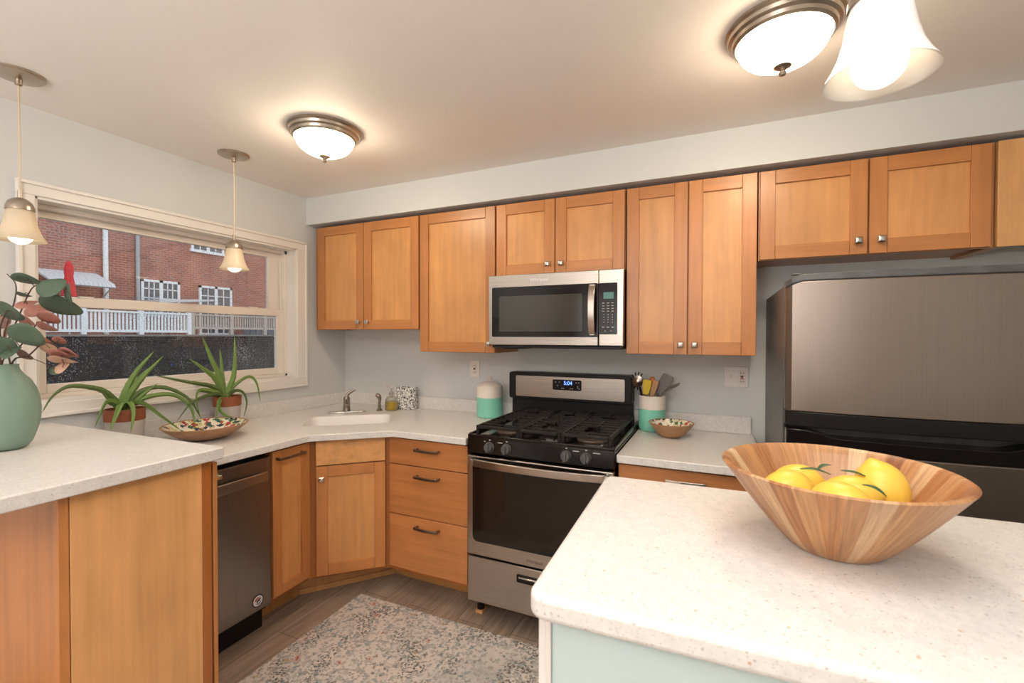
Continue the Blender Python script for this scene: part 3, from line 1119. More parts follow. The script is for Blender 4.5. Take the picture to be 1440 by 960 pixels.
d = shaker(DT, 0.010, DLEN - 0.006, 0.143, 0.742, 0.0, t, fr=0.058)
knob(DT, 0.038, 0.676, 0.0, d, CHROME)
slab_front(DT, 0.010, DLEN - 0.006, 0.748, 0.880, 0.0, t, 'false_drawer', mat=W_EH)
# narrow pull-out left of the corner, facing the room
LT = Matrix.Translation(Vector((0.712, -1.218, 0))) @ Matrix.Rotation(PI / 2, 4, 'Z')     # local x runs to +y, local -y looks to +x
t = thing('narrow_cabinet', (0.35, -1.10, 0), 'narrow maple pull-out base cabinet between dishwasher and corner sink cabinet', 'cabinet', 'maple base cabinets')
MB().box(0.02, 0.690, -1.216, -0.986, 0.125, CT_B - 0.001).build('body', W_S, t)
MB().box(0.560, 0.575, -1.216, -0.986, 0.0005, 0.125).build('toe_kick', W_T, t)
d = shaker(LT, 0.004, 0.228, 0.150, 0.880, 0.0, t, fr=0.050)
pull(LT, 0.018, 0.180, 0.842, 0.0, d)
# base right of the range
t = thing('drawer_cabinet', (2.60, -0.35, 0), 'maple base cabinet with drawer and pull, right of the range behind the island', 'cabinet', 'maple base cabinets')
MB().box(2.304, 2.888, BF, -0.02, 0.125, CT_B - 0.001).build('body', W_S, t)
MB().box(2.304, 2.888, -0.540, -0.525, 0.0005, 0.125).build('toe_kick', W_T, t)
d = slab_front(ID, 2.308, 2.884, 0.738, 0.880, -0.712, t)
pull(ID, 2.512, 2.672, 0.838, -0.712, d, CHROME)
for x0, x1, kx in ((2.308, 2.594, 2.565), (2.598, 2.884, 2.627)):
    d = shaker(ID, x0, x1, 0.150, 0.732, -0.712, t)
    knob(ID, kx, 0.68, -0.712, d)

# ================================================================= COUNTERTOPS
def slab_with_hole(name, outer, hole, z0, z1, mat, parent, bevel=0.004):
    bm = bmesh.new()
    def loop(pts):
        vs = [bm.verts.new((p[0], p[1], z1)) for p in pts]
        return [bm.edges.new((vs[i], vs[(i + 1) % len(vs)])) for i in range(len(vs))]
    es = loop(outer)
    if hole:
        es += loop(hole)
    bmesh.ops.triangle_fill(bm, use_beauty=True, edges=es)
    r = bmesh.ops.extrude_face_region(bm, geom=bm.faces[:])
    bmesh.ops.translate(bm, verts=[v for v in r['geom'] if isinstance(v, bmesh.types.BMVert)], vec=(0, 0, z0 - z1))
    m = MB()
    m.bm.free()
    m.bm = bm
    return m.build(name, mat, parent, bevel=bevel, smooth=30)
def arc(cx, cy, r, a0, a1, n=6):
    return [(cx + r * math.cos(math.radians(a0 + (a1 - a0) * k / n)), cy + r * math.sin(math.radians(a0 + (a1 - a0) * k / n))) for k in range(n + 1)]
# corner run
SANG = math.radians(39.3)
S0 = Vector((0.512, -0.874))
su = Vector((math.cos(SANG), math.sin(SANG)))
sv = Vector((-math.sin(SANG), math.cos(SANG)))
def sp_(a, b_):
    p = S0 + su * a + sv * b_
    return (p.x, p.y)
SW, SD = 0.505, 0.330
def rr_loop(w_, d_, r, off=0.0, n=5):
    pts = []
    for cx, cy, a0 in ((w_ - r, d_ - r, 0), (r, d_ - r, 90), (r, r, 180), (w_ - r, r, 270)):
        for k in range(n + 1):
            a = math.radians(a0 + 90 * k / n)
            pts.append((cx + (r) * math.cos(a), cy + (r) * math.sin(a)))
    return pts
hole = [sp_(*p) for p in rr_loop(SW, SD, 0.06)]
ctp = thing('countertop', (0.5, -0.5, CT_B), 'speckled stone worktop of the corner run, with the sink cut into it', 'countertop')
outer = [(0.002, -0.002), (1.532, -0.002), (1.532, -0.738), (1.075, -0.738), (1.062, -0.741), (1.050, -0.750), (0.750, -1.006), (0.740, -1.018), (0.736, -1.032), (0.736, -1.832), (0.002, -1.832)]
slab_with_hole('slab', outer, hole, CT_B, CT_T, QUARTZ, ctp)
bs = MB()
bs.box(0.002, 0.022, -1.832, -0.002, CT_T, 1.012)
bs.box(0.022, 1.492, -0.022, -0.002, CT_T, 1.012)
bs.build('backsplash', QUARTZ, ctp, bevel=0.002)
ct2 = thing('countertop', (2.6, -0.37, CT_B), 'short speckled stone worktop right of the range, under the small floral bowl', 'countertop')
MB().box(2.303, 2.892, -0.738, -0.002, CT_B, CT_T).build('slab', QUARTZ, ct2, bevel=0.004)
MB().box(2.268, 2.880, -0.022, -0.002, CT_T + 0.0005, 1.020).build('backsplash', QUARTZ, ct2, bevel=0.002)
# sink bowl
snk = thing('sink', (sp_(SW / 2, SD / 2)[0], sp_(SW / 2, SD / 2)[1], 0.75), 'white corner sink set into the stone worktop', 'sink')
m = MB()
prof = [(0.0006, CT_T - 0.0005), (0.004, CT_T - 0.003), (0.007, CT_T - 0.012), (0.020, 0.79), (0.045, 0.765), (0.10, 0.758)]
rings = []
for off, z in prof:
    w_, d_ = SW - 2 * off, SD - 2 * off
    r = max(0.02, 0.06 - off * 0.3)
    rings.append([m._v((*sp_(p[0] + off, p[1] + off), z)) for p in rr_loop(w_, d_, r)])
for a, c in zip(rings, rings[1:]):
    for i in range(len(a)):
        m.face([a[i], a[(i + 1) % len(a)], c[(i + 1) % len(a)], c[i]])
m.face(rings[-1])
so = m.build('basin', SINKW, snk)
cxy = sp_(SW / 2, SD / 2)
MB().lathe([(0, 0.7585), (0.042, 0.7585), (0.045, 0.762), (0.036, 0.764), (0.03, 0.7605), (0, 0.7605)], (cxy[0], cxy[1], 0), 24).build('drain', CHROME, snk)

# faucet
fc = Vector((0.385, -0.383))
t = thing('faucet', (fc.x, fc.y, CT_T), 'brushed nickel kitchen faucet on an oval plate behind the sink', 'faucet')
FT = Matrix.Translation(Vector((fc.x, fc.y, CT_T))) @ Matrix.Rotation(SANG + 0.06, 4, 'Z')
m = MB(FT)
pts = [((0.082 if math.cos(a) > 0 else -0.082) + 0.045 * math.cos(a), 0.038 * math.sin(a)) for a in [2 * PI * k / 32 for k in range(32)]]
m.prism(pts, 0.0005, 0.011, 2)
m.build('deck_plate', CHROME, t, bevel=0.004, seg=3)
m = MB(FT)
m.lathe([(0.0, 0.010), (0.026, 0.010), (0.024, 0.02), (0.021, 0.07), (0.022, 0.095), (0.018, 0.108), (0.0, 0.112)], (0, 0, 0), 20)
m.build('body', FNICK, t)
m = MB(FT)
m.tube(curve_pts([(0, -0.008, 0.070), (0.0, -0.06, 0.086), (0.0, -0.115, 0.084), (0.0, -0.140, 0.066)], 12), [0.014] * 9 + [0.0135] * 4, 12)
m.build('spout', FNICK, t)
m = MB(FT)
m.tube(curve_pts([(0, 0.0, 0.104), (0.012, 0.004, 0.128), (0.042, 0.0, 0.150), (0.056, -0.004, 0.153)], 10), [0.012, 0.012, 0.0115, 0.011, 0.0105, 0.010, 0.0095, 0.009, 0.0085, 0.008, 0.008], 10)
m.build('lever', FNICK, t)
# side spray
t = thing('side_sprayer', (0.535, -0.226, CT_T), 'nickel side spray head on its base right of the faucet', 'sprayer')
ST = Matrix.Translation(Vector((0.535, -0.226, CT_T)))
MB(ST).lathe([(0, 0.0005), (0.022, 0.0005), (0.022, 0.005), (0.016, 0.010), (0.013, 0.014), (0, 0.014)], (0, 0, 0), 18).build('base', FNICK, t)
m = MB(ST)
m.tube(curve_pts([(0, 0, 0.012), (0.0, 0, 0.05), (0.003, 0, 0.085), (-0.006, -0.004, 0.104), (-0.020, -0.010, 0.108)], 12), [0.012, 0.011, 0.0105, 0.010, 0.010, 0.011, 0.013, 0.015, 0.0165, 0.0165, 0.016, 0.015, 0.012], 12)
m.build('spray_head', FNICK, t)
# soap dispenser
sx, sy = 0.606, -0.180
t = thing('soap_dispenser', (sx, sy, CT_T), 'clear glass pump bottle half full of golden soap near the sink', 'soap dispenser')
ST = Matrix.Translation(Vector((sx, sy, CT_T)))
MB(ST).lathe([(0, 0.001), (0.040, 0.001), (0.046, 0.008), (0.047, 0.045), (0.044, 0.075), (0.032, 0.094), (0.016, 0.102), (0.014, 0.112), (0.017, 0.113)], (0, 0, 0), 28).build('bottle', BOTTLE, t)
MB(ST).lathe([(0, 0.004), (0.036, 0.004), (0.0425, 0.012), (0.0435, 0.045), (0.0425, 0.062), (0, 0.063)], (0, 0, 0), 28).build('soap', SOAP, t)
m = MB(ST)
m.lathe([(0, 0.108), (0.018, 0.108), (0.018, 0.128), (0.010, 0.132), (0.0055, 0.134), (0.0055, 0.160), (0, 0.160)], (0, 0, 0), 16)
m.tube(curve_pts([(0, 0, 0.158), (-0.012, -0.006, 0.170), (-0.038, -0.014, 0.166)], 8), 0.005, 8)
m.build('pump', CHROME, t)
# speckled box
t = thing('speckled_box', (0.672, -0.075, CT_T), 'black and white speckled square box behind the soap dispenser', 'box')
BT = Matrix.Translation(Vector((0.668, -0.090, CT_T + 0.0006))) @ Matrix.Rotation(math.radians(14), 4, 'Z')
m = MB(BT)
W2, D2, HH = 0.072, 0.034, 0.158
m.box(-W2, W2, -D2, D2, 0, 0.006)
m.box(-W2, W2, -D2, -D2 + 0.006, 0.006, HH)
m.box(-W2, W2, D2 - 0.006, D2, 0.006, HH)
m.box(-W2, -W2 + 0.006, -D2 + 0.006, D2 - 0.006, 0.006, HH)
m.box(W2 - 0.006, W2, -D2 + 0.006, D2 - 0.006, 0.006, HH)
m.build('box_shell', SPECK, t, bevel=0.004)

# ================================================================= DISHWASHER
DY0, DY1 = -1.828, -1.224
t = thing('dishwasher', (0.36, (DY0 + DY1) / 2, 0), 'dark stainless dishwasher in the window run, beside the peninsula', 'dishwasher')
MB().box(0.06, 0.665, DY0, DY1, 0.10, 0.872).build('body', DARKGAP, t)
MB().box(0.10, 0.640, DY0, DY1, 0.001, 0.10).build('kick_plate', BLACKP, t)
DWT = Matrix.Translation(Vector((0.712, DY0, 0))) @ Matrix.Rotation(PI / 2, 4, 'Z')
L = DY1 - DY0
d = MB(DWT).box(0.003, L - 0.003, 0.0, 0.045, 0.135, 0.862).build('door', DWSTEEL, t, bevel=0.004)
m = MB(DWT)
for x in (0.05, L - 0.05):
    m.box(x - 0.012, x + 0.012, -0.020, 0.0, 0.768, 0.792)
m.box(0.022, L - 0.034, -0.026, -0.016, 0.752, 0.800)
m.build('handle', STEEL, d, bevel=0.005)
m = MB(DWT)
Mx = Matrix.Rotation(PI / 2, 4, 'X')
lx = L - 0.076
m.lathe([(0.030, 0.0), (0.030, 0.0012), (0.0245, 0.0012), (0.0245, 0.0)], (lx, -0.0002, 0.186), 28, 0, Mx)
m.lathe([(0.0, 0.0), (0.0245, 0.0), (0.0245, 0.0014), (0, 0.0014)], (lx, -0.0002, 0.186), 28, 1, Mx)
def blob(pts, mi):
    m.prism([(lx + p[0], 0.186 + p[1]) for p in pts], -0.0030, -0.0012, 1, mi)
blob([(-0.017, 0.004), (-0.010, 0.014), (0.002, 0.018), (0.004, 0.012), (-0.006, 0.008), (-0.008, 0.001)], 2)
blob([(-0.003, 0.004), (0.010, 0.012), (0.016, 0.006), (0.008, 0.002), (0.012, -0.004), (0.002, -0.002), (-0.004, -0.010), (-0.009, -0.004)], 0)
blob([(-0.014, -0.008), (-0.004, -0.017), (0.008, -0.016), (0.016, -0.008), (0.006, -0.010), (-0.004, -0.013)], 3)
m.build('sticker', [plain('sticker_navy', (0.03, 0.035, 0.06), 0.4), plain('sticker_white', (0.75, 0.73, 0.72), 0.4), plain('sticker_red', (0.50, 0.06, 0.05), 0.4), plain('sticker_blue', (0.08, 0.10, 0.25), 0.4)], d)

# ================================================================= RANGE
X0, X1 = 1.556, 2.299
t = thing('gas_range', ((X0 + X1) / 2, -0.4, 0), 'stainless and black gas range under the microwave', 'stove')
MB().box(X0 + 0.004, X1 - 0.004, -0.725, -0.035, 0.105, 0.925).build('body', BLACKP, t, bevel=0.003)
ck = MB()
ck.box(X0 - 0.001, X1 + 0.001, -0.745, -0.055, 0.934, 0.948)
ck.box(X0 - 0.001, X1 + 0.001, -0.760, -0.735, 0.925, 0.958)
ck.box(X0 - 0.001, X0 + 0.016, -0.745, -0.055, 0.925, 0.962)
ck.box(X1 - 0.016, X1 + 0.001, -0.745, -0.055, 0.925, 0.962)
ck.build('cooktop', BLACKG, t, bevel=0.004)
cp = MB()
cp.prism([(-0.725, 0.858), (-0.752, 0.858), (-0.768, 0.868), (-0.760, 0.944), (-0.748, 0.954), (-0.725, 0.954)], X0, X1, 0)
cpo = cp.build('control_panel', BLACKG, t, bevel=0.003)
KT = Matrix.Rotation(PI / 2 - 0.1, 4, 'X')
for i, kx in enumerate((1.683, 1.776, 2.079, 2.172)):
    k = MB()
    k.lathe([(0, 0), (0.027, 0), (0.027, 0.006), (0.0235, 0.010), (0.0215, 0.024), (0.019, 0.026), (0, 0.026)], (kx, -0.7645, 0.902), 24, 0, KT)
    KM = Matrix.Translation(Vector((kx, -0.7645, 0.902))) @ KT
    k.T = KM
    k.box(-0.0065, 0.0065, -0.022, 0.022, 0.024, 0.036)
    k.build('knob', plain('dark_grey_knob', (0.075, 0.075, 0.078), 0.4), t, bevel=0.002)
MKW = plain('marking_white', (0.55, 0.53, 0.50), 0.5)
for kx in (1.683, 1.776, 2.079, 2.172):
    MB().box(kx - 0.004, kx + 0.004, -0.7636, -0.7615, 0.936, 0.940).build('knob_mark', MKW, cpo)
for kx, kw in ((1.655, 0.004), (1.740, 0.012), (2.124, 0.014), (2.220, 0.016)):
    MB().box(kx - kw, kx + kw, -0.7640, -0.7615, 0.9275, 0.9305).build('burner_mark', MKW, cpo)
# burners
for bx, by, r in ((1.70, -0.58, 0.042), (1.70, -0.25, 0.036), (1.928, -0.42, 0.048), (2.155, -0.58, 0.050), (2.155, -0.25, 0.036)):
    bn = MB().lathe([(0, 0.948), (r * 1.5, 0.948), (r * 1.35, 0.956), (r, 0.958), (r, 0.966), (0, 0.966)], (bx, by, 0), 24).build('burner', plain('burner_ring_metal', (0.16, 0.13, 0.11), 0.45, 0.6), t)
    MB().lathe([(0, 0.9665), (r * 0.92, 0.9665), (r * 0.92, 0.971), (r * 0.8, 0.975), (0, 0.976)], (bx, by, 0), 24).build('burner_cap', BLACKM, bn)
# cast iron grates
def grate(x0, x1):
    g = MB()
    y0, y1 = -0.715, -0.085
    zt, zb, hw = 0.996, 0.983, 0.0055
    g.box(x0, x0 + 0.014, y0, y1, zb - 0.004, zt)
    g.box(x1 - 0.014, x1, y0, y1, zb - 0.004, zt)
    n = 11
    for i in range(n):
        y = y0 + (y1 - y0) * i / (n - 1)
        wv = 0.010 if i in (0, n - 1) else hw
        if i in (2, 3, 8) and (x1 - x0) > 0.2:
            xa = x0 + (x1 - x0) * 0.34
            xb = x0 + (x1 - x0) * 0.66
            g.box(x0 + 0.014, xa, y - wv, y + wv, zb, zt)
            g.box(xb, x1 - 0.014, y - wv, y + wv, zb, zt)
        else:
            g.box(x0 + 0.014, x1 - 0.014, y - wv, y + wv, zb, zt)
    xm = (x0 + x1) / 2
    g.box(xm - 0.005, xm + 0.005, y0, y0 + 0.075, zb, zt)
    g.box(xm - 0.005, xm + 0.005, -0.50, -0.33, zb, zt)
    g.box(xm - 0.005, xm + 0.005, -0.175, y1, zb, zt)
    for xx in (x0 + 0.007, x1 - 0.007):
        for yy in (y0 + 0.012, (y0 + y1) / 2, y1 - 0.012):
            g.box(xx - 0.008, xx + 0.008, yy - 0.010, yy + 0.010, 0.9485, zb)
    return g.build('grate', BLACKM, t, bevel=0.0015, seg=1)
grate(1.580, 1.818)
grate(1.822, 2.034)
grate(2.038, 2.276)
# backguard
bg_ = MB()
bg_.box(1.496, 2.262, -0.072, -0.012, 0.948, 1.062)
bg_.rrect(1.490, 2.264, 1.058, 1.226, 0.016, -0.108, -0.010)
bgo = bg_.build('backguard', BLACKP, t, bevel=0.003)
MB().rrect(1.538, 2.224, 1.074, 1.203, 0.008, -0.1095, -0.107).build('backguard_panel', STEEL, bgo)
dp = MB().rrect(1.786, 1.968, 1.124, 1.188, 0.008, -0.1120, -0.1090).build('clock_panel', BLACKG, bgo)
bl = emit('blue_clock_digits', (0.12, 0.25, 1.0), 3.0, (0.01, 0.01, 0.02))
text_mesh('clock_digits', '5:04', 0.032, face_T(1.884, -0.1124, 1.167), bl, bgo)
mk = MB()
for kx, kz in ((1.806, 1.172), (1.818, 1.150), (1.830, 1.172), (1.845, 1.135), (1.855, 1.135), (1.900, 1.135), (1.912, 1.135), (1.935, 1.172), (1.952, 1.172), (1.945, 1.150), (1.955, 1.136), (1.945, 1.142)):
    mk.box(kx - 0.004, kx + 0.004, -0.1123, -0.1118, kz - 0.0025, kz + 0.0025)
mk.build('key_markings', plain('key_grey', (0.30, 0.30, 0.30), 0.5), bgo)
# oven door
dr = MB()
dr.box(X0 + 0.002, X1 - 0.002, -0.768, -0.728, 0.352, 0.852)
do = dr.build('oven_door', STEEL, t, bevel=0.004)
gw = MB()
pts = arc(2.236, 0.452, 0.030, 270, 360) + [(2.266, 0.846), (1.590, 0.846)] + arc(1.620, 0.452, 0.030, 180, 270)
gw.prism(pts, -0.7705, -0.766, 1)
gw.build('oven_window', OVENG, do)
hd = MB()
n = 18
pts = []
for i in range(n + 1):
    a = i / n
    x = 1.592 + (2.272 - 1.592) * a
    pts.append((x, -0.790 - 0.032 * math.sin(PI * a) ** 0.8))
back = [(p[0], p[1] + 0.013) for p in pts][::-1]
hd.prism(pts + back, 0.806, 0.842, 2)
hd.box(1.588, 1.606, -0.800, -0.768, 0.806, 0.842)
hd.box(2.258, 2.276, -0.800, -0.768, 0.806, 0.842)
hd.build('handle', STEEL, do, bevel=0.003)
text_mesh('brand_mark', 'Whirlpool', 0.020, face_T(1.925, -0.7690, 0.378), plain('engraved_grey', (0.22, 0.20, 0.19), 0.4, 0.8), do)
# storage drawer
sdw = MB()
sdw.box(X0 + 0.002, X1 - 0.002, -0.764, -0.728, 0.112, 0.340)
sdo = sdw.build('storage_drawer', STEEL, t, bevel=0.004)
hp = MB()
hp.rrect(1.830, 2.025, 0.262, 0.302, 0.008, -0.7655, -0.762)
hp.build('drawer_grip', BLACKG, sdo)
MB().box(1.842, 2.013, -0.772, -0.7650, 0.284, 0.292).build('grip_lip', CHROME, sdo, bevel=0.002)
for fx in (1.580, 2.270):
    for fy in (-0.66, -0.10):
        f0 = 0.0185 if (fx < 2 and fy < -0.5) else 0.0005
        MB().lathe([(0, f0), (0.020, f0), (0.020, f0 + 0.022), (0.014, f0 + 0.026), (0.014, 0.104), (0, 0.104)], (fx, fy, 0), 14).build('leveling_foot', BLACKP, t)
sh = MB().box(1.560, 1.600, -0.685, -0.635, 0.0005, 0.018)
tag(sh.build('wood_shim', W_E, None, bevel=0.001), 'small wood shim block on the floor under the front left corner of the range', 'shim')

# ================================================================= MICROWAVE
t = thing('microwave', (1.88, -0.2, 1.386), 'stainless over-the-range microwave between the wall cabinets', 'microwave')
bd = MB()
bd.box(1.512, 2.263, -0.372, -0.004, 1.402, 1.804)
bd.box(1.512, 2.263, -0.395, -0.004, 1.386, 1.402)
bd.build('body', BLACKP, t, bevel=0.003)
MD = MB().box(1.490, 2.1385, -0.402, -0.373, 1.403, 1.8035).build('door', STEEL, t, bevel=0.004)
MB().rrect(1.514, 2.1385, 1.449, 1.734, 0.008, -0.4045, -0.401).build('door_glass', BLACKG, MD)
MB().rrect(1.560, 2.052, 1.480, 1.682, 0.006, -0.4056, -0.4040).build('mesh_window', MICG, MD)
hd = MB()
pts = []
for i in range(17):
    a = i / 16
    z = 1.458 + (1.728 - 1.458) * a
    pts.append((-0.412 - 0.030 * math.sin(PI * a) ** 0.7, z))
back = [(p[0] + 0.010, p[1]) for p in pts][::-1]
hd.prism(pts + back, 2.090, 2.125, 0)
hd.box(2.094, 2.121, -0.416, -0.403, 1.458, 1.476)
hd.box(2.094, 2.121, -0.416, -0.403, 1.710, 1.728)
hd.build('handle', STEELV, MD, bevel=0.003)
text_mesh('brand_mark', 'Whirlpool', 0.026, face_T(1.805, -0.4026, 1.768), plain('engraved_light', (0.75, 0.73, 0.70), 0.3, 0.7), MD)
CPN = MB().box(2.141, 2.270, -0.402, -0.373, 1.403, 1.8035).build('control_panel', STEEL, t, bevel=0.004)
kp = MB().rrect(2.142, 2.238, 1.464, 1.733, 0.006, -0.4045, -0.401).build('keypad', BLACKG, CPN)
MB().box(2.166, 2.220, -0.4052, -0.4044, 1.650, 1.684).build('display', emit('green_display', (0.10, 0.34, 0.27), 0.4, (0.02, 0.02, 0.02)), CPN)
mk = MB()
for r in range(4):
    for c in range(3):
        mk.box(2.166 + c * 0.024 - 0.006, 2.166 + c * 0.024 + 0.006, -0.4050, -0.4044, 1.626 - r * 0.014, 1.629 - r * 0.014)
for r in range(4):
    for c in range(3):
        mk.box(2.169 + c * 0.022 - 0.002, 2.169 + c * 0.022 + 0.002, -0.4050, -0.4044, 1.565 - r * 0.013, 1.569 - r * 0.013)
for c in range(3):
    mk.box(2.166 + c * 0.024 - 0.006, 2.166 + c * 0.024 + 0.006, -0.4050, -0.4044, 1.500, 1.504)
for c in range(2):
    mk.box(2.176 + c * 0.030 - 0.003, 2.176 + c * 0.030 + 0.003, -0.4050, -0.4044, 1.480, 1.484)
mk.build('key_markings', plain('key_white', (0.50, 0.50, 0.50), 0.5), CPN)
MB().box(1.560, 1.690, -0.34, -0.20, 1.380, 1.3858).build('grease_filter', BLACKP, t)

# ================================================================= REFRIGERATOR
FX0, FX1 = 2.945, 3.705
t = thing('refrigerator', ((FX0 + FX1) / 2, -0.4, 0), 'stainless top-freezer refrigerator with dark sides, right of the short worktop', 'refrigerator')
MB().box(FX0, FX1, -0.735, -0.03, 0.03, 1.652).build('body', CHAR, t, bevel=0.006)
def door_profile(yb, bulge, x0, x1, yf, n=22, er=0.022):
    xc, hw = (x0 + x1) / 2, (x1 - x0) / 2
    pts = []
    for i in range(n + 1):
        u_ = -1 + 2 * i / n
        e = max(0.0, (abs(u_) - (1 - er / hw)) / (er / hw))
        pts.append((xc + u_ * hw, yf - bulge * (1 - u_ * u_) + 0.018 * e ** 2.5))
    return [(x1, yb)] + [(x0, yb)] + pts
FYF = -0.800
fz = MB()
fz.prism(door_profile(-0.745, 0.032, FX0 + 0.002, FX1 - 0.002, FYF, 44), 1.178, 1.660, 2)
def round_top(mb, zmin):
    for v_ in mb.bm.verts:
        if v_.co.z > zmin:
            d_ = min(v_.co.x - FX0, FX1 - v_.co.x)
            v_.co.z -= 0.022 * max(0.0, 1 - d_ / 0.055) ** 2
round_top(fz, 1.6)
fzo = fz.build('freezer_door', DSTEEL, t, bevel=0.004)
cap_ = MB().prism(door_profile(-0.742, 0.032, FX0, FX1, FYF - 0.001, 44), 1.6605, 1.687, 2)
round_top(cap_, 1.6)
cap_.build('door_top_cap', CHAR, fzo, bevel=0.004)
MB().prism(door_profile(-0.745, 0.032, FX0 + 0.002, FX1 - 0.002, FYF - 0.001), 1.124, 1.1775, 2).build('door_bottom_grip', BLACKP, fzo, bevel=0.003)
fd = MB()
fd.prism(door_profile(-0.745, 0.032, FX0 + 0.002, FX1 - 0.002, FYF), 0.06, 1.042, 2)
fdo = fd.build('fridge_door', DSTEEL, t, bevel=0.004)
gp = MB()
n = 22
xc = (FX0 + FX1) / 2
for i in range(n):
    xa, xb = FX0 + 0.004 + (FX1 - FX0 - 0.008) * i / n, FX0 + 0.004 + (FX1 - FX0 - 0.008) * (i + 1) / n
    def topz(x):
        d_ = min(x - FX0, FX1 - x)
        s_ = min(1, max(0, (d_ - 0.07) / 0.09))
        s_ = s_ * s_ * (3 - 2 * s_)
        return 1.112 - 0.022 * s_
    def fy(x):
        u_ = (x - xc) / ((FX1 - FX0) / 2)
        return FYF - 0.032 * (1 - u_ * u_)
    v = [gp._v(p) for p in ((xa, fy(xa), 1.0425), (xb, fy(xb), 1.0425), (xb, -0.745, 1.0425), (xa, -0.745, 1.0425), (xa, fy(xa), topz(xa)), (xb, fy(xb), topz(xb)), (xb, -0.745, topz(xb)), (xa, -0.745, topz(xa)))]
    for q in ((0, 3, 2, 1), (4, 5, 6, 7), (0, 1, 5, 4), (2, 3, 7, 6)):
        gp.face([v[k] for k in q])
    if i == 0:
        gp.face([v[k] for k in (3, 0, 4, 7)])
    if i == n - 1:
        gp.face([v[k] for k in (1, 2, 6, 5)])
gp.build('door_top_grip', BLACKG, fdo, bevel=0.003, weld=True)
MB().box(FX0 + 0.004, FX0 + 0.016, -0.7445, -0.7355, 0.10, 1.60).build('gasket', DARKGAP, t)
MB().box(FX0 + 0.02, FX0 + 0.06, -0.770, -0.745, 1.6875, 1.694).build('hinge_cover', CHAR, t, bevel=0.002)
for fx in (FX0 + 0.05, FX1 - 0.05):
    for fy_ in (-0.68, -0.10):
        MB().lathe([(0, 0.0005), (0.022, 0.0005), (0.022, 0.030), (0, 0.030)], (fx, fy_, 0), 14).build('foot', BLACKP, t)

# ================================================================= PENINSULA (raised bar at the left)
BAR_B, BAR_T = 1.027, 1.067
t = thing('peninsula', (0.55, -1.95, 0), 'maple panelled peninsula base under the raised bar at left', 'cabinet')
MB().box(0.002, 1.087, -2.1490, -1.842, 0.001, BAR_B - 0.001).build('knee_wall', W_V, t)
MB().box(0.002, 1.110, -2.1735, -2.1505, 0.001, BAR_B - 0.008).build('back_panel', W_V, t, bevel=0.0015)
b = MB()
b.box(0.80, 1.088, -1.842, -1.762, 0.10, BAR_B - 0.012)
b.box(0.80, 1.088, -1.842, -1.82, 0.001, 0.10)
b.build('end_cabinet', W_V, t)
MB().box(1.088, 1.110, -2.1485, -1.800, 0.001, BAR_B - 0.001).build('end_panel', W_E, t, bevel=0.001)
MB().box(1.088, 1.110, -1.799, -1.768, 0.001, BAR_B - 0.001).build('filler_strip', W_S, t, bevel=0.001)
st_ = MB().box(0.800, 1.110, -1.7615, -1.747, 0.001, BAR_B - 0.014).build('kitchen_door', W_V, t, bevel=0.0015)
PT = Matrix.Rotation(PI, 4, 'Z')
pull(PT, -1.085, -0.955, 0.945, 1.747, st_, CHROME)
bar = thing('countertop', (0.55, -2.06, BAR_B), 'raised speckled stone bar top at left, holding the green vase', 'countertop')
pts = [(0.002, -1.772), (1.122, -1.741)] + arc(1.131, -1.752, 0.011, 90, 0, 4) + [(1.149, -2.36)] + arc(1.129, -2.37, 0.020, 0, -90, 4) + [(0.002, -2.39)]
MB().prism(pts, BAR_B, BAR_T, 2).build('slab', QUARTZ, bar, bevel=0.004)

# ================================================================= ISLAND (raised counter at the right)
isl = thing('island', (3.35, -1.8, 0), 'pale painted half wall carrying the bright island counter at right', 'island')
MB().box(2.468, RX1 - 0.002, -2.108, -1.56, 0.001, BAR_B - 0.001).build('half_wall', paint('pale_aqua_paint', (0.56, 0.665, 0.675)), isl)
m = MB()
m.box(2.456, 2.4675, -2.114, -1.55, 0.001, BAR_B - 0.001)
m.box(2.4675, 2.476, -2.114, -2.1085, 0.001, BAR_B - 0.001)
m.build('corner_trim', TRIM, isl, bevel=0.0015)
it = thing('countertop', (3.3, -1.78, BAR_B), 'large speckled white stone island top holding the lemon bowl', 'countertop')
pts = arc(2.453, -1.529, 0.025, 180, 93, 6) + [(RX1 - 0.003, -1.425), (RX1 - 0.003, -2.090)] + arc(2.475, -2.114, 0.030, 272, 180, 8)
MB().prism(pts, BAR_B, BAR_T, 2).build('slab', QUARTZ, it, bevel=0.010, seg=4)

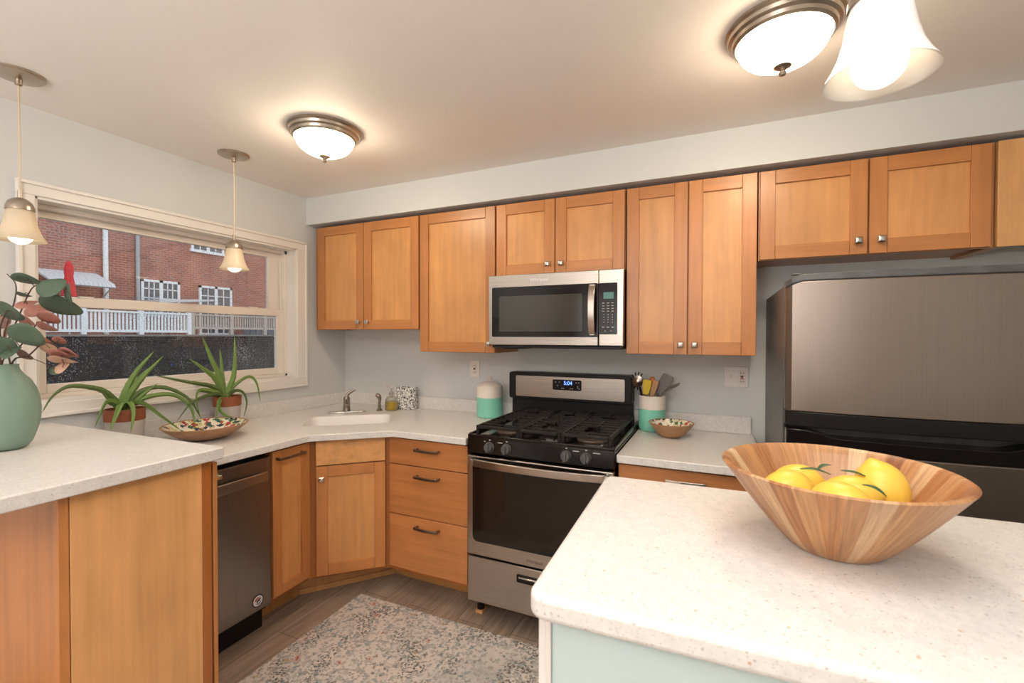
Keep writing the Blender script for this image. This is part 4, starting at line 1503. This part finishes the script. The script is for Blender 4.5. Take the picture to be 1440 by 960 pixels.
# ================================================================= LAMPS
def pendant(loc, label, shade_m, dz=0.0):
    x, y = loc
    k_ = 0.89
    t = thing('pendant_light', (x, y, H), label, 'pendant light', 'bell shade pendant lights')
    MB().lathe([(0, H - 0.0015), (0.076, H - 0.0015), (0.076, H - 0.006), (0.070, H - 0.012), (0.03, H - 0.019), (0.011, H - 0.022), (0.011, H - 0.042), (0.005, H - 0.046), (0, H - 0.046)], (x, y, 0), 36).build('canopy', NICKEL, t)
    MB().tube([(x, y, H - 0.044), (x + 0.004, y, 2.2), (x, y, 2.0 + dz)], 0.0035, 8).build('cord', plain('clear_cord', (0.62, 0.52, 0.38), 0.4), t)
    MB().lathe([(0, 2.003), (0.007, 2.003), (0.008, 1.975), (0.022, 1.970), (0.036, 1.958), (0.043, 1.940), (0.044, 1.928), (0.036, 1.928), (0.0, 1.934)], (x, y, dz), 28, 0, None, 0.94, 0.94).build('cap', NICKEL, t)
    sh = MB()
    outer = [(0.034, 1.934), (0.043, 1.924), (0.048, 1.900), (0.053, 1.875), (0.061, 1.850), (0.072, 1.829), (0.083, 1.813)]
    inner = [(r - 0.0035, z + 0.001) for r, z in outer[::-1]]
    sh.lathe(outer + inner, (x, y, dz), 40, 0, None, k_, k_)
    sh.build('shade', shade_m, t, smooth=60)
    MB().lathe([(0, 1.934), (0.013, 1.934), (0.014, 1.885), (0, 1.885)], (x, y, dz), 16).build('socket', WHITEP, t)
    bz = 1.835
    MB().lathe([(0.0135, 1.877)] + [(0.036 * math.sin(a), bz - 0.036 * math.cos(a)) for a in [PI * k / 16 for k in range(13, -1, -1)]], (x, y, dz), 24).build('bulb', BULBM, t, smooth=80)
    return t
pendant((0.305, -1.125), 'bell shade pendant hanging by the window, the far one near the corner', SHADE)
pendant((0.300, -1.962), 'bell shade pendant hanging over the left bar, cut by the left photo edge', SHADE)
pendant((2.935, -1.900), 'flash-whitened bell shade pendant over the island, large in the top right corner', SHADE_FLASH, 0.045)
def flush(loc, label):
    x, y = loc
    t = thing('ceiling_light', (x, y, H), label, 'ceiling light', 'dome ceiling lights')
    MB().lathe([(0, H - 0.0015), (0.166, H - 0.0015), (0.168, H - 0.010), (0.160, H - 0.016), (0.157, H - 0.026), (0.148, H - 0.032), (0.145, H - 0.042), (0.136, H - 0.048), (0.132, H - 0.044), (0, H - 0.040)], (x, y, 0), 48).build('rim', NICKEL, t)
    R, D = 0.131, 0.082
    MB().lathe([(R * math.cos(a), H - 0.044 - D * math.sin(a)) for a in [PI / 2 * k / 14 for k in range(15)]], (x, y, 0), 48).build('dome', DOMEM, t, smooth=80)
    MB().lathe([(0, H - 0.122), (0.026, H - 0.121), (0.026, H - 0.127), (0.014, H - 0.134), (0.007, H - 0.139), (0.012, H - 0.146), (0.008, H - 0.154), (0, H - 0.157)], (x, y, 0), 20).build('finial', NICKEL, t)
    return t
fl = flush((0.985, -1.140), 'dome ceiling light near the window corner, left of centre')
dup(fl, (2.893, -1.095, H), 'dome ceiling light at upper right, partly behind the island pendant')

# ================================================================= RUG, OUTLETS
rg = MB().box(0.897, 2.400, -1.735, -0.806, 0.001, 0.009).build('rug', RUGM, None, bevel=0.002)
tag(rg, 'faded floral area rug on the plank floor between range and peninsula', 'rug')
ow = thing('wall_outlet', (1.180, 0, 1.226), 'small ivory wall outlet above the canister', 'outlet')
MB().box(1.142, 1.218, -0.006, -0.0005, 1.168, 1.284).build('cover_plate', WHITEP, ow, bevel=0.002)
m = MB().box(1.163, 1.197, -0.008, -0.0055, 1.192, 1.260)
m.build('receptacle', CREAMG, ow, bevel=0.001)
m = MB()
m.box(1.172, 1.187, -0.0088, -0.0075, 1.220, 1.234)
for zz in (1.247, 1.204):
    for xx in (1.173, 1.185):
        m.box(xx - 0.0015, xx + 0.0015, -0.0086, -0.0075, zz - 0.004, zz + 0.004)
m.build('slots', plain('outlet_brown', (0.09, 0.03, 0.02), 0.6), ow)
ow = thing('wall_outlet', (2.807, 0, 1.233), 'wide white wall plate with switch and outlet beside the refrigerator', 'outlet')
MB().box(2.748, 2.866, -0.006, -0.0005, 1.177, 1.289).build('cover_plate', WHITEP, ow, bevel=0.002)
MB().box(2.776, 2.786, -0.016, -0.0055, 1.224, 1.244).build('toggle', CREAMG, ow, bevel=0.002)
MB().box(2.818, 2.852, -0.008, -0.0055, 1.199, 1.267).build('receptacle', CREAMG, ow, bevel=0.001)
m = MB()
m.box(2.828, 2.842, -0.0088, -0.0075, 1.234, 1.241, 1)
m.box(2.828, 2.842, -0.0088, -0.0075, 1.225, 1.232, 0)
for zz in (1.255, 1.211):
    for xx in (2.829, 2.841):
        m.box(xx - 0.0015, xx + 0.0015, -0.0086, -0.0075, zz - 0.004, zz + 0.004, 1)
m.build('buttons', [plain('outlet_red', (0.40, 0.04, 0.03), 0.5), plain('outlet_black', (0.05, 0.04, 0.04), 0.5)], ow)

# ================================================================= THINGS ON THE COUNTERS
def ridged(r0, r1, z0, z1, n, amp=0.0008):
    out = []
    for i in range(n + 1):
        a = i / n
        out.append((r0 + (r1 - r0) * a + (amp if i % 2 else -amp), z0 + (z1 - z0) * a))
    return out
cx, cy = 1.352, -0.114
t = thing('canister', (cx, cy, CT_T), 'lidded canister, cream above and mint below, left of the range', 'canister')
b0 = CT_T + 0.001
MB().lathe([(0, b0), (0.080, b0), (0.084, b0 + 0.005)] + ridged(0.0845, 0.084, b0 + 0.012, 1.055, 16), (cx, cy, 0), 40).build('mint_base', MINT, t, label='mint green lower half')
MB().lathe([(0.0838, 1.055)] + ridged(0.084, 0.083, 1.057, 1.118, 10) + [(0.081, 1.121), (0, 1.121)], (cx, cy, 0), 40).build('cream_top', CREAMG, t, label='cream upper half')
ld = MB().lathe([(0, 1.1215), (0.0845, 1.1215), (0.0845, 1.127), (0.070, 1.141), (0.045, 1.152), (0.014, 1.158), (0, 1.158)], (cx, cy, 0), 40).build('lid', CREAMG, t)
MB().lathe([(0, 1.157), (0.009, 1.157), (0.008, 1.164), (0.015, 1.172), (0.016, 1.180), (0.010, 1.186), (0, 1.187)], (cx, cy, 0), 20).build('lid_knob', CREAMG, ld)
cx, cy = 2.376, -0.104
t = thing('utensil_crock', (cx, cy, CT_T), 'open crock full of utensils, cream above and mint below, right of the range', 'crock')
MB().lathe([(0, b0), (0.068, b0), (0.072, b0 + 0.004)] + ridged(0.0725, 0.0725, b0 + 0.012, 1.047, 14) + [(0.066, 1.047), (0.066, b0 + 0.01), (0, b0 + 0.01)], (cx, cy, 0), 40).build('mint_base', MINT, t, label='mint green lower half')
MB().lathe([(0.0725, 1.0475)] + ridged(0.0727, 0.0725, 1.049, 1.119, 12) + [(0.070, 1.122), (0.0665, 1.120), (0.066, 1.0475), (0.0725, 1.0475)], (cx, cy, 0), 40).build('cream_rim', CREAMG, t, label='cream upper half')
UTL = 'utensils in the crock'
def stick(m, a, b_, r0, r1, mi=0):
    m.tube([a, Vector(a).lerp(Vector(b_), 0.5), b_], [r0, (r0 + r1) / 2, r1], 10, mi)
zb0 = CT_T + 0.020
TURN = plain('grey_nylon', (0.19, 0.17, 0.165), 0.45)
# pasta server
t = thing('pasta_server', (2.335, -0.105, zb0), 'steel pasta server with dark teeth leaning left in the crock', 'pasta server', UTL)
h0, h1 = Vector((2.360, -0.100, zb0)), Vector((2.309, -0.108, 1.165))
m = MB(); stick(m, h0, h1, 0.007, 0.006); m.build('handle', BLACKP, t)
hc = Vector((2.297, -0.116, 1.195))
HM = Matrix.Rotation(math.radians(62), 4, 'X') @ Matrix.Rotation(math.radians(12), 4, 'Y')
hd = MB().lathe([(0.0, -0.014), (0.018, -0.010), (0.029, 0.002), (0.031, 0.008), (0.029, 0.008), (0.017, -0.007), (0, -0.011)], hc, 24, 0, HM, 0.95, 1.25)
hd.build('head', STEELV, t, smooth=70)
m = MB()
for k in range(9):
    a = math.radians(60 + k * 27)
    p = hc + HM @ Vector((0.029 * math.cos(a), 0.037 * math.sin(a), 0.006))
    q = hc + HM @ Vector((0.044 * math.cos(a), 0.055 * math.sin(a), 0.016))
    m.tube([p, q], [0.0040, 0.0028], 8)
m.build('teeth', BLACKP, t)
def blade_utensil(name, label, cat, h0, h1, tip, w0, w1, th, hm, bm_, ry=0.0):
    """handle h0-h1 and a flat blade h1-tip facing the room"""
    t = thing(name, h0, label, cat, UTL)
    m = MB(); stick(m, h0, h1, 0.006, 0.005); m.build('handle', hm, t)
    d = (Vector(tip) - Vector(h1))
    L_ = d.length
    d.normalize()
    fwd = Vector((math.sin(ry), -math.cos(ry), 0.0))
    s_ = d.cross(fwd).normalized()
    f2 = s_.cross(d).normalized()
    Mx = Matrix(((s_.x, f2.x, d.x, h1[0]), (s_.y, f2.y, d.y, h1[1]), (s_.z, f2.z, d.z, h1[2]), (0, 0, 0, 1)))
    m = MB(Mx)
    prof = [(-w0 / 2, -0.004), (w0 / 2, -0.004), (w0 / 2 + (w1 - w0) / 2 * 0.7, L_ * 0.3), (w1 / 2, L_ * 0.55), (w1 / 2, L_ * 0.93), (w1 / 2 - 0.006, L_), (-w1 / 2 + 0.004, L_ * 0.985), (-w1 / 2, L_ * 0.93), (-w1 / 2, L_ * 0.55), (-w0 / 2 - (w1 - w0) / 2 * 0.7, L_ * 0.3)]
    m.prism(prof, -th / 2, th / 2, 1)
    m.build('blade', bm_, t, bevel=min(0.002, th * 0.3))
    return t
YEL = plain('yellow_silicone', (0.72, 0.50, 0.02), 0.5)
ORG = plain('orange_silicone', (0.75, 0.17, 0.01), 0.5)
WSP = wood('wooden_spoon', 2, (0.45, 0.22, 0.075), 0.2)
blade_utensil('silicone_spatula', 'yellow silicone spatula in the crock, next to the pasta server', 'spatula', (2.364, -0.124, zb0), (2.346, -0.134, 1.132), (2.355, -0.132, 1.212), 0.030, 0.046, 0.008, WSP, YEL)
blade_utensil('silicone_spatula', 'narrow orange silicone spatula in the crock, behind the yellow one', 'spatula', (2.366, -0.085, zb0), (2.370, -0.074, 1.145), (2.374, -0.070, 1.222), 0.016, 0.024, 0.007, WSP, ORG)
blade_utensil('wooden_spoon', 'flat wooden spoon leaning right in the crock between orange spatula and grey turner', 'spoon', (2.362, -0.118, zb0), (2.378, -0.128, 1.120), (2.402, -0.126, 1.208), 0.020, 0.032, 0.007, WSP, WSP)
blade_utensil('turner', 'grey nylon turner with a broad blade leaning right in the crock', 'turner', (2.372, -0.095, zb0), (2.408, -0.095, 1.135), (2.466, -0.093, 1.236), 0.024, 0.062, 0.004, TURN, TURN)
t = thing('ladle', (2.385, -0.085, zb0), 'dark grey spoon at the far right of the crock, almost level', 'ladle', UTL)
m = MB(); stick(m, Vector((2.372, -0.112, zb0 + 0.02)), Vector((2.424, -0.132, 1.128)), 0.0055, 0.0055)
m.tube([(2.424, -0.132, 1.128), (2.440, -0.136, 1.150), (2.462, -0.138, 1.166)], 0.0055, 8)
m.build('handle', TURN, t)
lc = Vector((2.496, -0.136, 1.182))
LM = Matrix.Rotation(math.radians(-24), 4, 'Y')
MB().lathe([(0, -0.010), (0.016, -0.008), (0.026, 0.0), (0.028, 0.005), (0.026, 0.005), (0.015, -0.0055), (0, -0.007)], lc, 24, 0, LM, 1.35, 0.9).build('bowl', TURN, t, smooth=70)

def wood_bowl(c, R, h, rb, th, wm, lining, label, name='wooden_bowl', wave=0.0, flare=1.0, seg=64, sx=1.0, sy=1.0, rot=0.0, cat='bowl', linelabel=None):
    x, y, z = c
    t = thing(name, c, label, cat)
    prof = [(0, 0.001), (rb * 0.9, 0.001), (rb, 0.005)]
    n = 10
    for i in range(1, n + 1):
        a = i / n
        prof.append((rb + (R - rb) * a ** flare, 0.005 + (h - 0.005) * a))
    prof.append((R - th * 0.35, h + th * 0.22))
    prof.append((R - th, h))
    ins = []
    for i in range(n - 1, -1, -1):
        a = i / n
        ins.append((max(0.001, rb - th * 0.6 + (R - th - rb + th * 0.6) * a ** flare), th * 1.0 + (h - th) * a))
    T_ = Matrix.Translation(Vector(c)) @ Matrix.Rotation(rot, 4, 'Z')
    m = MB(T_)
    m.lathe(prof, (0, 0, 0), seg, 0, None, sx, sy)
    if lining is None:
        m.lathe([prof[-1]] + ins + [(0, th)], (0, 0, 0), seg, 0, None, sx, sy)
        m.build('bowl_body', wm, t, smooth=50, weld=True)
    else:
        m.build('bowl_body', wm, t, smooth=50)
        m = MB(T_)
        m.lathe([(prof[-1][0] + 0.001, prof[-1][1] + 0.0003)] + ins + [(0, th)], (0, 0, 0), seg, 0, None, sx, sy)
        m.build('bowl_lining', lining, t, smooth=50, label=linelabel)
    return t
wood_bowl((0.315, -1.290, CT_T), 0.192, 0.074, 0.075, 0.010, MANGO, FLORAL, 'wide shallow wooden bowl with floral lining in front of the two aloes', flare=0.62, linelabel='cream floral lining')
wood_bowl((2.492, -0.252, CT_T), 0.115, 0.076, 0.050, 0.008, MANGO, FLORALS, 'small wooden bowl with floral lining beside the utensil crock', flare=0.72, linelabel='cream floral lining')
BC = Vector((2.910, -1.770, BAR_T))
wood_bowl(tuple(BC), 0.190, 0.148, 0.072, 0.013, BOWLW, None, 'large striped wooden bowl of lemons on the island top', flare=0.86)

def lemon(p, axis, label, leaf=None, s=0.92):
    t = thing('lemon', p, label, 'lemon', 'lemons in the wooden bowl')
    q = Vector((0, 0, 1)).rotation_difference(Vector(axis).normalized()).to_matrix().to_4x4()
    prof = []
    n = 18
    for i in range(n + 1):
        a = PI * i / n
        z = -0.050 * math.cos(a)
        r = 0.0415 * math.sin(a) ** 0.92
        if i >= n - 2:
            z += 0.007 * (i - n + 3) / 3
            r *= 0.85
        prof.append((r if 0 < i < n else 0.0, z))
    T_ = Matrix.Translation(Vector(p)) @ q
    MB(T_).lathe([(r * s, z * s) for r, z in prof], (0, 0, 0), 28).build('fruit', LEMON, t, smooth=80)
    if leaf:
        st, d, L_ = leaf
        b = Vector(p) + Vector(st)
        d = Vector(d).normalized()
        lf = MB()
        sd = d.cross(Vector((0, 0, 1))).normalized()
        up = sd.cross(d)
        n = 8
        rows = []
        for i in range(n + 1):
            a = i / n
            w_ = 0.0055 * math.sin(PI * min(1, 0.06 + a * 0.94)) ** 0.8
            c = b + d * (L_ * a) + up * (0.004 * math.sin(PI * a))
            rows.append([lf._v(c - sd * w_ + up * w_ * 0.3), lf._v(c), lf._v(c + sd * w_ + up * w_ * 0.3)])
        for r0, r1 in zip(rows, rows[1:]):
            for k in range(2):
                lf.face([r0[k], r0[k + 1], r1[k + 1], r1[k]])
        lo = lf.build('leaf', plain('lemon_leaf', (0.05, 0.13, 0.06), 0.45), t, smooth=60)
        md = lo.modifiers.new('thick', 'SOLIDIFY')
        md.thickness = 0.0012
    return t
def inb(rt, aw, z):
    return (BC.x + 0.912 * rt - 0.409 * aw, BC.y + 0.409 * rt + 0.912 * aw, BAR_T + z)
lemon(inb(-0.079, 0.014, 0.100), (0.8, 0.5, 0.25), 'lemon at the left end of the wooden bowl', ((0.02, 0.0, 0.044), (0.8, 0.1, -0.1), 0.05))
lemon(inb(-0.022, 0.074, 0.094), (0.9, 0.2, 0.1), 'lemon at the back left of the bowl, mostly hidden', ((0.035, 0.01, 0.030), (0.5, 0.2, 0.2), 0.028))
lemon(inb(-0.034, -0.062, 0.103), (0.7, -0.6, 0.0), 'lemon at the front left of the bowl with a blue green leaf', ((0.030, 0.0, 0.038), (0.8, -0.4, -0.3), 0.035))
lemon(inb(0.020, -0.012, 0.098), (0.7, -0.2, 0.2), 'lemon in the middle of the bowl with a dark leaf on top', ((-0.010, 0.02, 0.042), (0.9, 0.1, -0.25), 0.055))
lemon(inb(0.088, 0.000, 0.110), (-0.25, 0.35, 0.9), 'lemon standing upright at the right end of the bowl', None, 0.98)

# ================================================================= PLANTS
def blade(m, ctrl, w0, thick=0.30, n=22, mi=0, jag=True):
    pts = curve_pts(ctrl, n)
    rows = []
    side = None
    for i, p in enumerate(pts):
        a = i / n
        d = (pts[min(i + 1, n)] - pts[max(i - 1, 0)]).normalized()
        if side is None:
            side = d.cross(Vector((1, 0, 0.15)))
            if side.length < 0.2:
                side = d.cross(Vector((0, 1, 0)))
        side = (side - d * side.dot(d)).normalized()
        nrm = d.cross(side).normalized()
        w_ = w0 * (1 - a) ** 0.62 * (0.85 + 0.15 * min(1, a * 6)) + 0.0010
        e = 1.0 + (0.10 if (jag and i % 2) else 0.0)
        h_ = w_ * thick
        rows.append([m._v(p + side * w_ * 0.5 * e), m._v(p + side * w_ * 0.28 + nrm * h_ * 0.62), m._v(p + nrm * h_ * 0.45), m._v(p - side * w_ * 0.28 + nrm * h_ * 0.62), m._v(p - side * w_ * 0.5 * e), m._v(p - nrm * h_ * 0.8)])
    for a, b_ in zip(rows, rows[1:]):
        for k in range(6):
            m.face([a[k], a[(k + 1) % 6], b_[(k + 1) % 6], b_[k]], mi)
    m.face(rows[0][::-1], mi)
    m.face(rows[-1], mi)
def aloe(base, leaves, label, rr, dark):
    x, y = base
    t = thing('aloe_plant', (x, y, CT_T), label, 'potted plant', 'aloe plants by the window')
    rr *= 0.80
    z0 = CT_T + 0.001
    MB().lathe([(0, z0), (rr * 0.86, z0), (rr * 0.90, z0 + 0.01), (rr * 0.97, 1.050), (rr * 0.90, 1.050), (rr * 0.86, z0 + 0.02), (0, z0 + 0.02)], (x, y, 0), 36).build('pot', POTW, t, label='grey white glazed pot')
    MB().lathe([(rr * 0.97, 1.0505), (rr, 1.052), (rr, 1.106), (rr * 0.92, 1.106), (rr * 0.91, 1.0505), (rr * 0.97, 1.0505)], (x, y, 0), 36).build('pot_rim', TERRA, t, label='terracotta rim')
    MB().lathe([(0, 1.094), (rr * 0.5, 1.093), (rr * 0.905, 1.088), (rr * 0.905, 1.060), (0, 1.060)], (x, y, 0), 28).build('soil', SOIL, t)
    for i, (ctrl, w_) in enumerate(leaves):
        m = MB()
        c = [Vector(p) for p in ctrl]
        root = Vector((x + (c[0].x - x) * 0.3, y + (c[0].y - y) * 0.5, 1.088))
        c[0] = Vector((c[0].x, y + (c[0].y - y) * 0.75, c[0].z))
        c = [root] + c
        blade(m, c, w_ * 1.08, 0.36)
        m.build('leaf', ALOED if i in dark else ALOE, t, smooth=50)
    return t
ALOE_A=[
  ( [(0.13, -1.083, 1.111), (0.137, -1.099, 1.219), (0.143, -1.15, 1.326), (0.15, -1.201, 1.447)] , 0.049 ),
  ( [(0.13, -1.083, 1.128), (0.147, -1.134, 1.218), (0.163, -1.202, 1.271), (0.18, -1.287, 1.333)] , 0.041 ),
  ( [(0.13, -1.075, 1.127), (0.123, -1.074, 1.216), (0.117, -1.077, 1.306), (0.11, -1.08, 1.379)] , 0.033 ),
  ( [(0.13, -1.05, 1.116), (0.14, -1.022, 1.212), (0.15, -1.017, 1.316), (0.16, -1.026, 1.453)] , 0.045 ),
  ( [(0.13, -1.046, 1.115), (0.14, -0.996, 1.177), (0.15, -0.927, 1.209), (0.16, -0.888, 1.163), (0.17, -0.873, 1.054)] , 0.025 ),
  ( [(0.13, -1.075, 1.114), (0.15, -1.152, 1.172), (0.17, -1.291, 1.21), (0.19, -1.463, 1.261)] , 0.033 ),
  ( [(0.13, -1.083, 1.111), (0.17, -1.177, 1.129), (0.21, -1.294, 1.104), (0.25, -1.393, 1.024)] , 0.033 ),
  ( [(0.13, -1.075, 1.102), (0.17, -1.122, 1.082), (0.21, -1.144, 1.037), (0.25, -1.111, 0.999), (0.29, -1.06, 0.985)] , 0.033 ),
  ( [(0.13, -1.05, 1.107), (0.155, -1.02, 1.134), (0.18, -0.99, 1.12), (0.205, -0.986, 1.058), (0.23, -1.026, 0.979)] , 0.033 ),
  ( [(0.13, -1.083, 1.111), (0.155, -1.163, 1.146), (0.18, -1.239, 1.16), (0.205, -1.269, 1.112), (0.23, -1.263, 1.018)] , 0.033 ),
  ( [(0.13, -1.071, 1.102), (0.17, -1.126, 1.095), (0.21, -1.16, 1.062), (0.25, -1.192, 1.0)] , 0.029 ),
]
ALOE_B=[
  ( [(0.12, -1.557, 1.113), (0.13, -1.547, 1.187), (0.14, -1.507, 1.28), (0.15, -1.438, 1.375)] , 0.048 ),
  ( [(0.12, -1.552, 1.112), (0.14, -1.532, 1.179), (0.16, -1.482, 1.262), (0.18, -1.41, 1.353)] , 0.048 ),
  ( [(0.12, -1.569, 1.115), (0.132, -1.624, 1.189), (0.144, -1.681, 1.219), (0.156, -1.768, 1.235), (0.168, -1.826, 1.199), (0.18, -1.864, 1.137)] , 0.028 ),
  ( [(0.12, -1.54, 1.111), (0.145, -1.487, 1.185), (0.17, -1.396, 1.191), (0.195, -1.299, 1.122), (0.22, -1.254, 1.016)] , 0.031 ),
  ( [(0.12, -1.54, 1.111), (0.145, -1.456, 1.153), (0.17, -1.36, 1.15), (0.195, -1.292, 1.08), (0.22, -1.283, 0.969)] , 0.031 ),
  ( [(0.12, -1.54, 1.111), (0.16, -1.498, 1.128), (0.2, -1.43, 1.051), (0.24, -1.367, 0.975)] , 0.045 ),
  ( [(0.12, -1.558, 1.106), (0.167, -1.588, 1.127), (0.213, -1.626, 1.09), (0.26, -1.67, 1.034)] , 0.052 ),
  ( [(0.12, -1.549, 1.105), (0.167, -1.548, 1.135), (0.213, -1.557, 1.092), (0.26, -1.592, 1.01)] , 0.034 ),
  ( [(0.12, -1.572, 1.115), (0.153, -1.628, 1.152), (0.187, -1.67, 1.114), (0.22, -1.708, 1.047)] , 0.038 ),
  ( [(0.12, -1.574, 1.122), (0.14, -1.606, 1.141), (0.16, -1.636, 1.169), (0.18, -1.671, 1.21)] , 0.017 ),
  ( [(0.12, -1.534, 1.11), (0.137, -1.498, 1.147), (0.153, -1.47, 1.18), (0.17, -1.431, 1.216)] , 0.031 ),
  ( [(0.12, -1.546, 1.112), (0.12, -1.516, 1.19), (0.12, -1.489, 1.24), (0.12, -1.448, 1.29)] , 0.041 ),
]
LEAVES=[
  ('g',(0.572, -2.04, 1.649),0.063,0.029),
  ('g',(0.718, -2.03, 1.613),0.070,0.061),
  ('g',(0.771, -2.006, 1.587),0.061,0.075),
  ('g',(0.694, -1.997, 1.56),0.096,0.062),
  ('g',(0.603, -1.994, 1.572),0.054,0.064),
  ('g',(0.649, -2.105, 1.534),0.077,0.055),
  ('g',(0.699, -2.084, 1.459),0.082,0.068),
  ('g',(0.568, -2.1, 1.421),0.042,0.061),
  ('g',(0.55, -2.04, 1.597),0.039,0.012),
  ('g',(0.598, -2.087, 1.4),0.056,0.037),
  ('g',(0.574, -1.967, 1.333),0.035,0.030),
  ('p',(0.624, -2.029, 1.54),0.062,0.043),
  ('p',(0.683, -2.025, 1.516),0.052,0.038),
  ('p',(0.559, -2.036, 1.561),0.049,0.029),
  ('p',(0.664, -2.023, 1.487),0.057,0.029),
  ('p',(0.559, -2.037, 1.507),0.049,0.034),
  ('o',(0.618, -2.022, 1.435),0.058,0.043),
  ('p',(0.701, -2.007, 1.44),0.033,0.024),
  ('p',(0.73, -1.995, 1.399),0.057,0.033),
  ('p',(0.714, -2.012, 1.395),0.052,0.028),
  ('c',(0.712, -2.003, 1.376),0.062,0.024),
  ('c',(0.71, -2.004, 1.347),0.043,0.033),
  ('b',(0.569, -2.045, 1.391),0.048,0.034),
  ('p',(0.498, -2.065, 1.468),0.044,0.053),
  ('b',(0.422, -2.054, 1.503),0.040,0.045),
  ('c',(0.618, -2.001, 1.412),0.044,0.034),
]
s1 = [(0.494, -2.068, 1.337), (0.498, -2.065, 1.434), (0.537, -2.046, 1.531), (0.574, -2.028, 1.617), (0.652, -2.026, 1.621), (0.752, -2.014, 1.606)]
s2 = [(0.507, -2.062, 1.337), (0.542, -2.046, 1.422), (0.595, -2.032, 1.483), (0.639, -2.023, 1.507), (0.665, -2.011, 1.531)]
s3 = [(0.516, -2.058, 1.337), (0.578, -2.041, 1.386), (0.626, -2.019, 1.43), (0.693, -2.011, 1.416), (0.715, -2.002, 1.359)]
s4 = [(0.485, -2.072, 1.337), (0.489, -2.069, 1.459), (0.519, -2.054, 1.568), (0.523, -2.051, 1.629), (0.496, -2.063, 1.665)]
s5 = [(0.463, -2.082, 1.337), (0.561, -2.102, 1.459), (0.635, -2.112, 1.527), (0.649, -2.105, 1.534)]

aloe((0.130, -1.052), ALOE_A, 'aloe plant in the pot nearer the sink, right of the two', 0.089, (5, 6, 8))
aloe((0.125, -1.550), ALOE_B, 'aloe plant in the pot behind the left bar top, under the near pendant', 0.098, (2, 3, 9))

# ---- vase and eucalyptus
VX, VY = 0.492, -2.075
t = thing('vase', (VX, VY, BAR_T), 'sea green frosted glass vase on the left bar top', 'vase')
vo_ = [(0, 0.001), (0.042, 0.001), (0.058, 0.006), (0.070, 0.022), (0.079, 0.050), (0.087, 0.080), (0.0915, 0.110), (0.092, 0.140), (0.089, 0.172), (0.081, 0.205), (0.068, 0.234), (0.050, 0.256), (0.041, 0.272), (0.0385, 0.284), (0.041, 0.290)]
vi_ = [(r - 0.005, max(z, 0.008)) for r, z in vo_[:1:-1]] + [(0, 0.010)]
MB(Matrix.Translation(Vector((VX, VY, BAR_T)))).lathe(vo_ + vi_, (0, 0, 0), 48).build('vase_body', VASEG, t, smooth=70)
STEMS = [s1, s2, s3, s4, s5]
SL = ['eucalyptus stem with big grey green round leaves arching right over the vase', 'eucalyptus stem with pink leaves in the middle of the vase', 'eucalyptus stem with pink and cream leaves drooping to the right of the vase', 'tall dark eucalyptus stem at the back left of the vase', 'eucalyptus stem with grey green leaves in front of the vase mouth']
roots = []
for i, s in enumerate(STEMS):
    t = thing('eucalyptus_stem', (VX + 0.012 * (i - 2), VY + 0.006 * ((i * 2) % 5 - 2), BAR_T + 0.014), SL[i], 'eucalyptus', 'eucalyptus stems in the vase')
    b0_ = Vector((VX + 0.012 * (i - 2), VY + 0.006 * ((i * 2) % 5 - 2), BAR_T + 0.014))
    mouth = Vector((VX + 0.014 * (i - 2), VY + 0.010 * ((i * 2) % 5 - 2), BAR_T + 0.280))
    path = curve_pts([b0_, mouth] + [Vector(p) for p in s[1:]], 26)
    MB().tube(path, [0.0032 - 0.0018 * k / 26 for k in range(27)], 8).build('stem', STEMM, t)
    roots.append((t, path))
LM_ = {'g': EUC, 'p': EUCP, 'o': EUCO, 'c': EUCC, 'b': EUCB}
TOC = -F_
rl = random.Random(5)
def euc_leaf(kind, c, w_, h_, par):
    c = Vector(c)
    big = max(w_, h_) * 1.14
    th = math.acos(min(1.0, 1.12 * h_ / big)) * (1 if rl.random() < 0.75 else -1)
    ph = math.acos(min(1.0, 1.12 * w_ / big)) * (1 if rl.random() < 0.5 else -1)
    a = (R_ * math.cos(ph) + TOC * math.sin(ph)).normalized()
    b_ = (U_ * math.cos(th) + TOC * math.sin(th)).normalized()
    rot = rl.uniform(-0.35, 0.35)
    nrm = a.cross(b_).normalized()
    m = MB()
    n = 20
    cc = m._v(c)
    r1, r2 = [], []
    for k in range(n):
        an = 2 * PI * k / n
        rad = 1.0 - 0.10 * math.exp(-((an - PI / 2 - rot + PI) % (2 * PI) - PI) ** 2 * 4)
        def P(f):
            x_, y_ = f * rad * math.cos(an), f * rad * math.sin(an)
            return c + a * (x_ * big / 2) + b_ * (y_ * big / 2) + nrm * (big * (0.05 * f * f * math.cos(2 * an + rot) + 0.05 * f * f))
        r1.append(m._v(P(0.55)))
        r2.append(m._v(P(1.0)))
    for k in range(n):
        k2 = (k + 1) % n
        m.face([cc, r1[k], r1[k2]])
        m.face([r1[k], r2[k], r2[k2], r1[k2]])
    o = m.build('leaf', LM_[kind], par, smooth=80)
    md = o.modifiers.new('thick', 'SOLIDIFY')
    md.thickness = 0.0009
    return o
for kind, c, w_, h_ in LEAVES:
    best = min(range(5), key=lambda i: min((Vector(c) - p).length for p in roots[i][1][12:]) + (0.05 if (kind == 'g') != (i in (0, 3, 4)) else 0))
    t, path = roots[best]
    euc_leaf(kind, c, w_, h_, t)
    near = min(path[10:], key=lambda p: (Vector(c) - p).length)
    if (near - Vector(c)).length > 0.012:
        MB().tube([near, near.lerp(Vector(c), 0.5) + Vector((0, 0, 0.004)), Vector(c)], 0.0013, 6).build('leaf_stalk', STEMM, t)
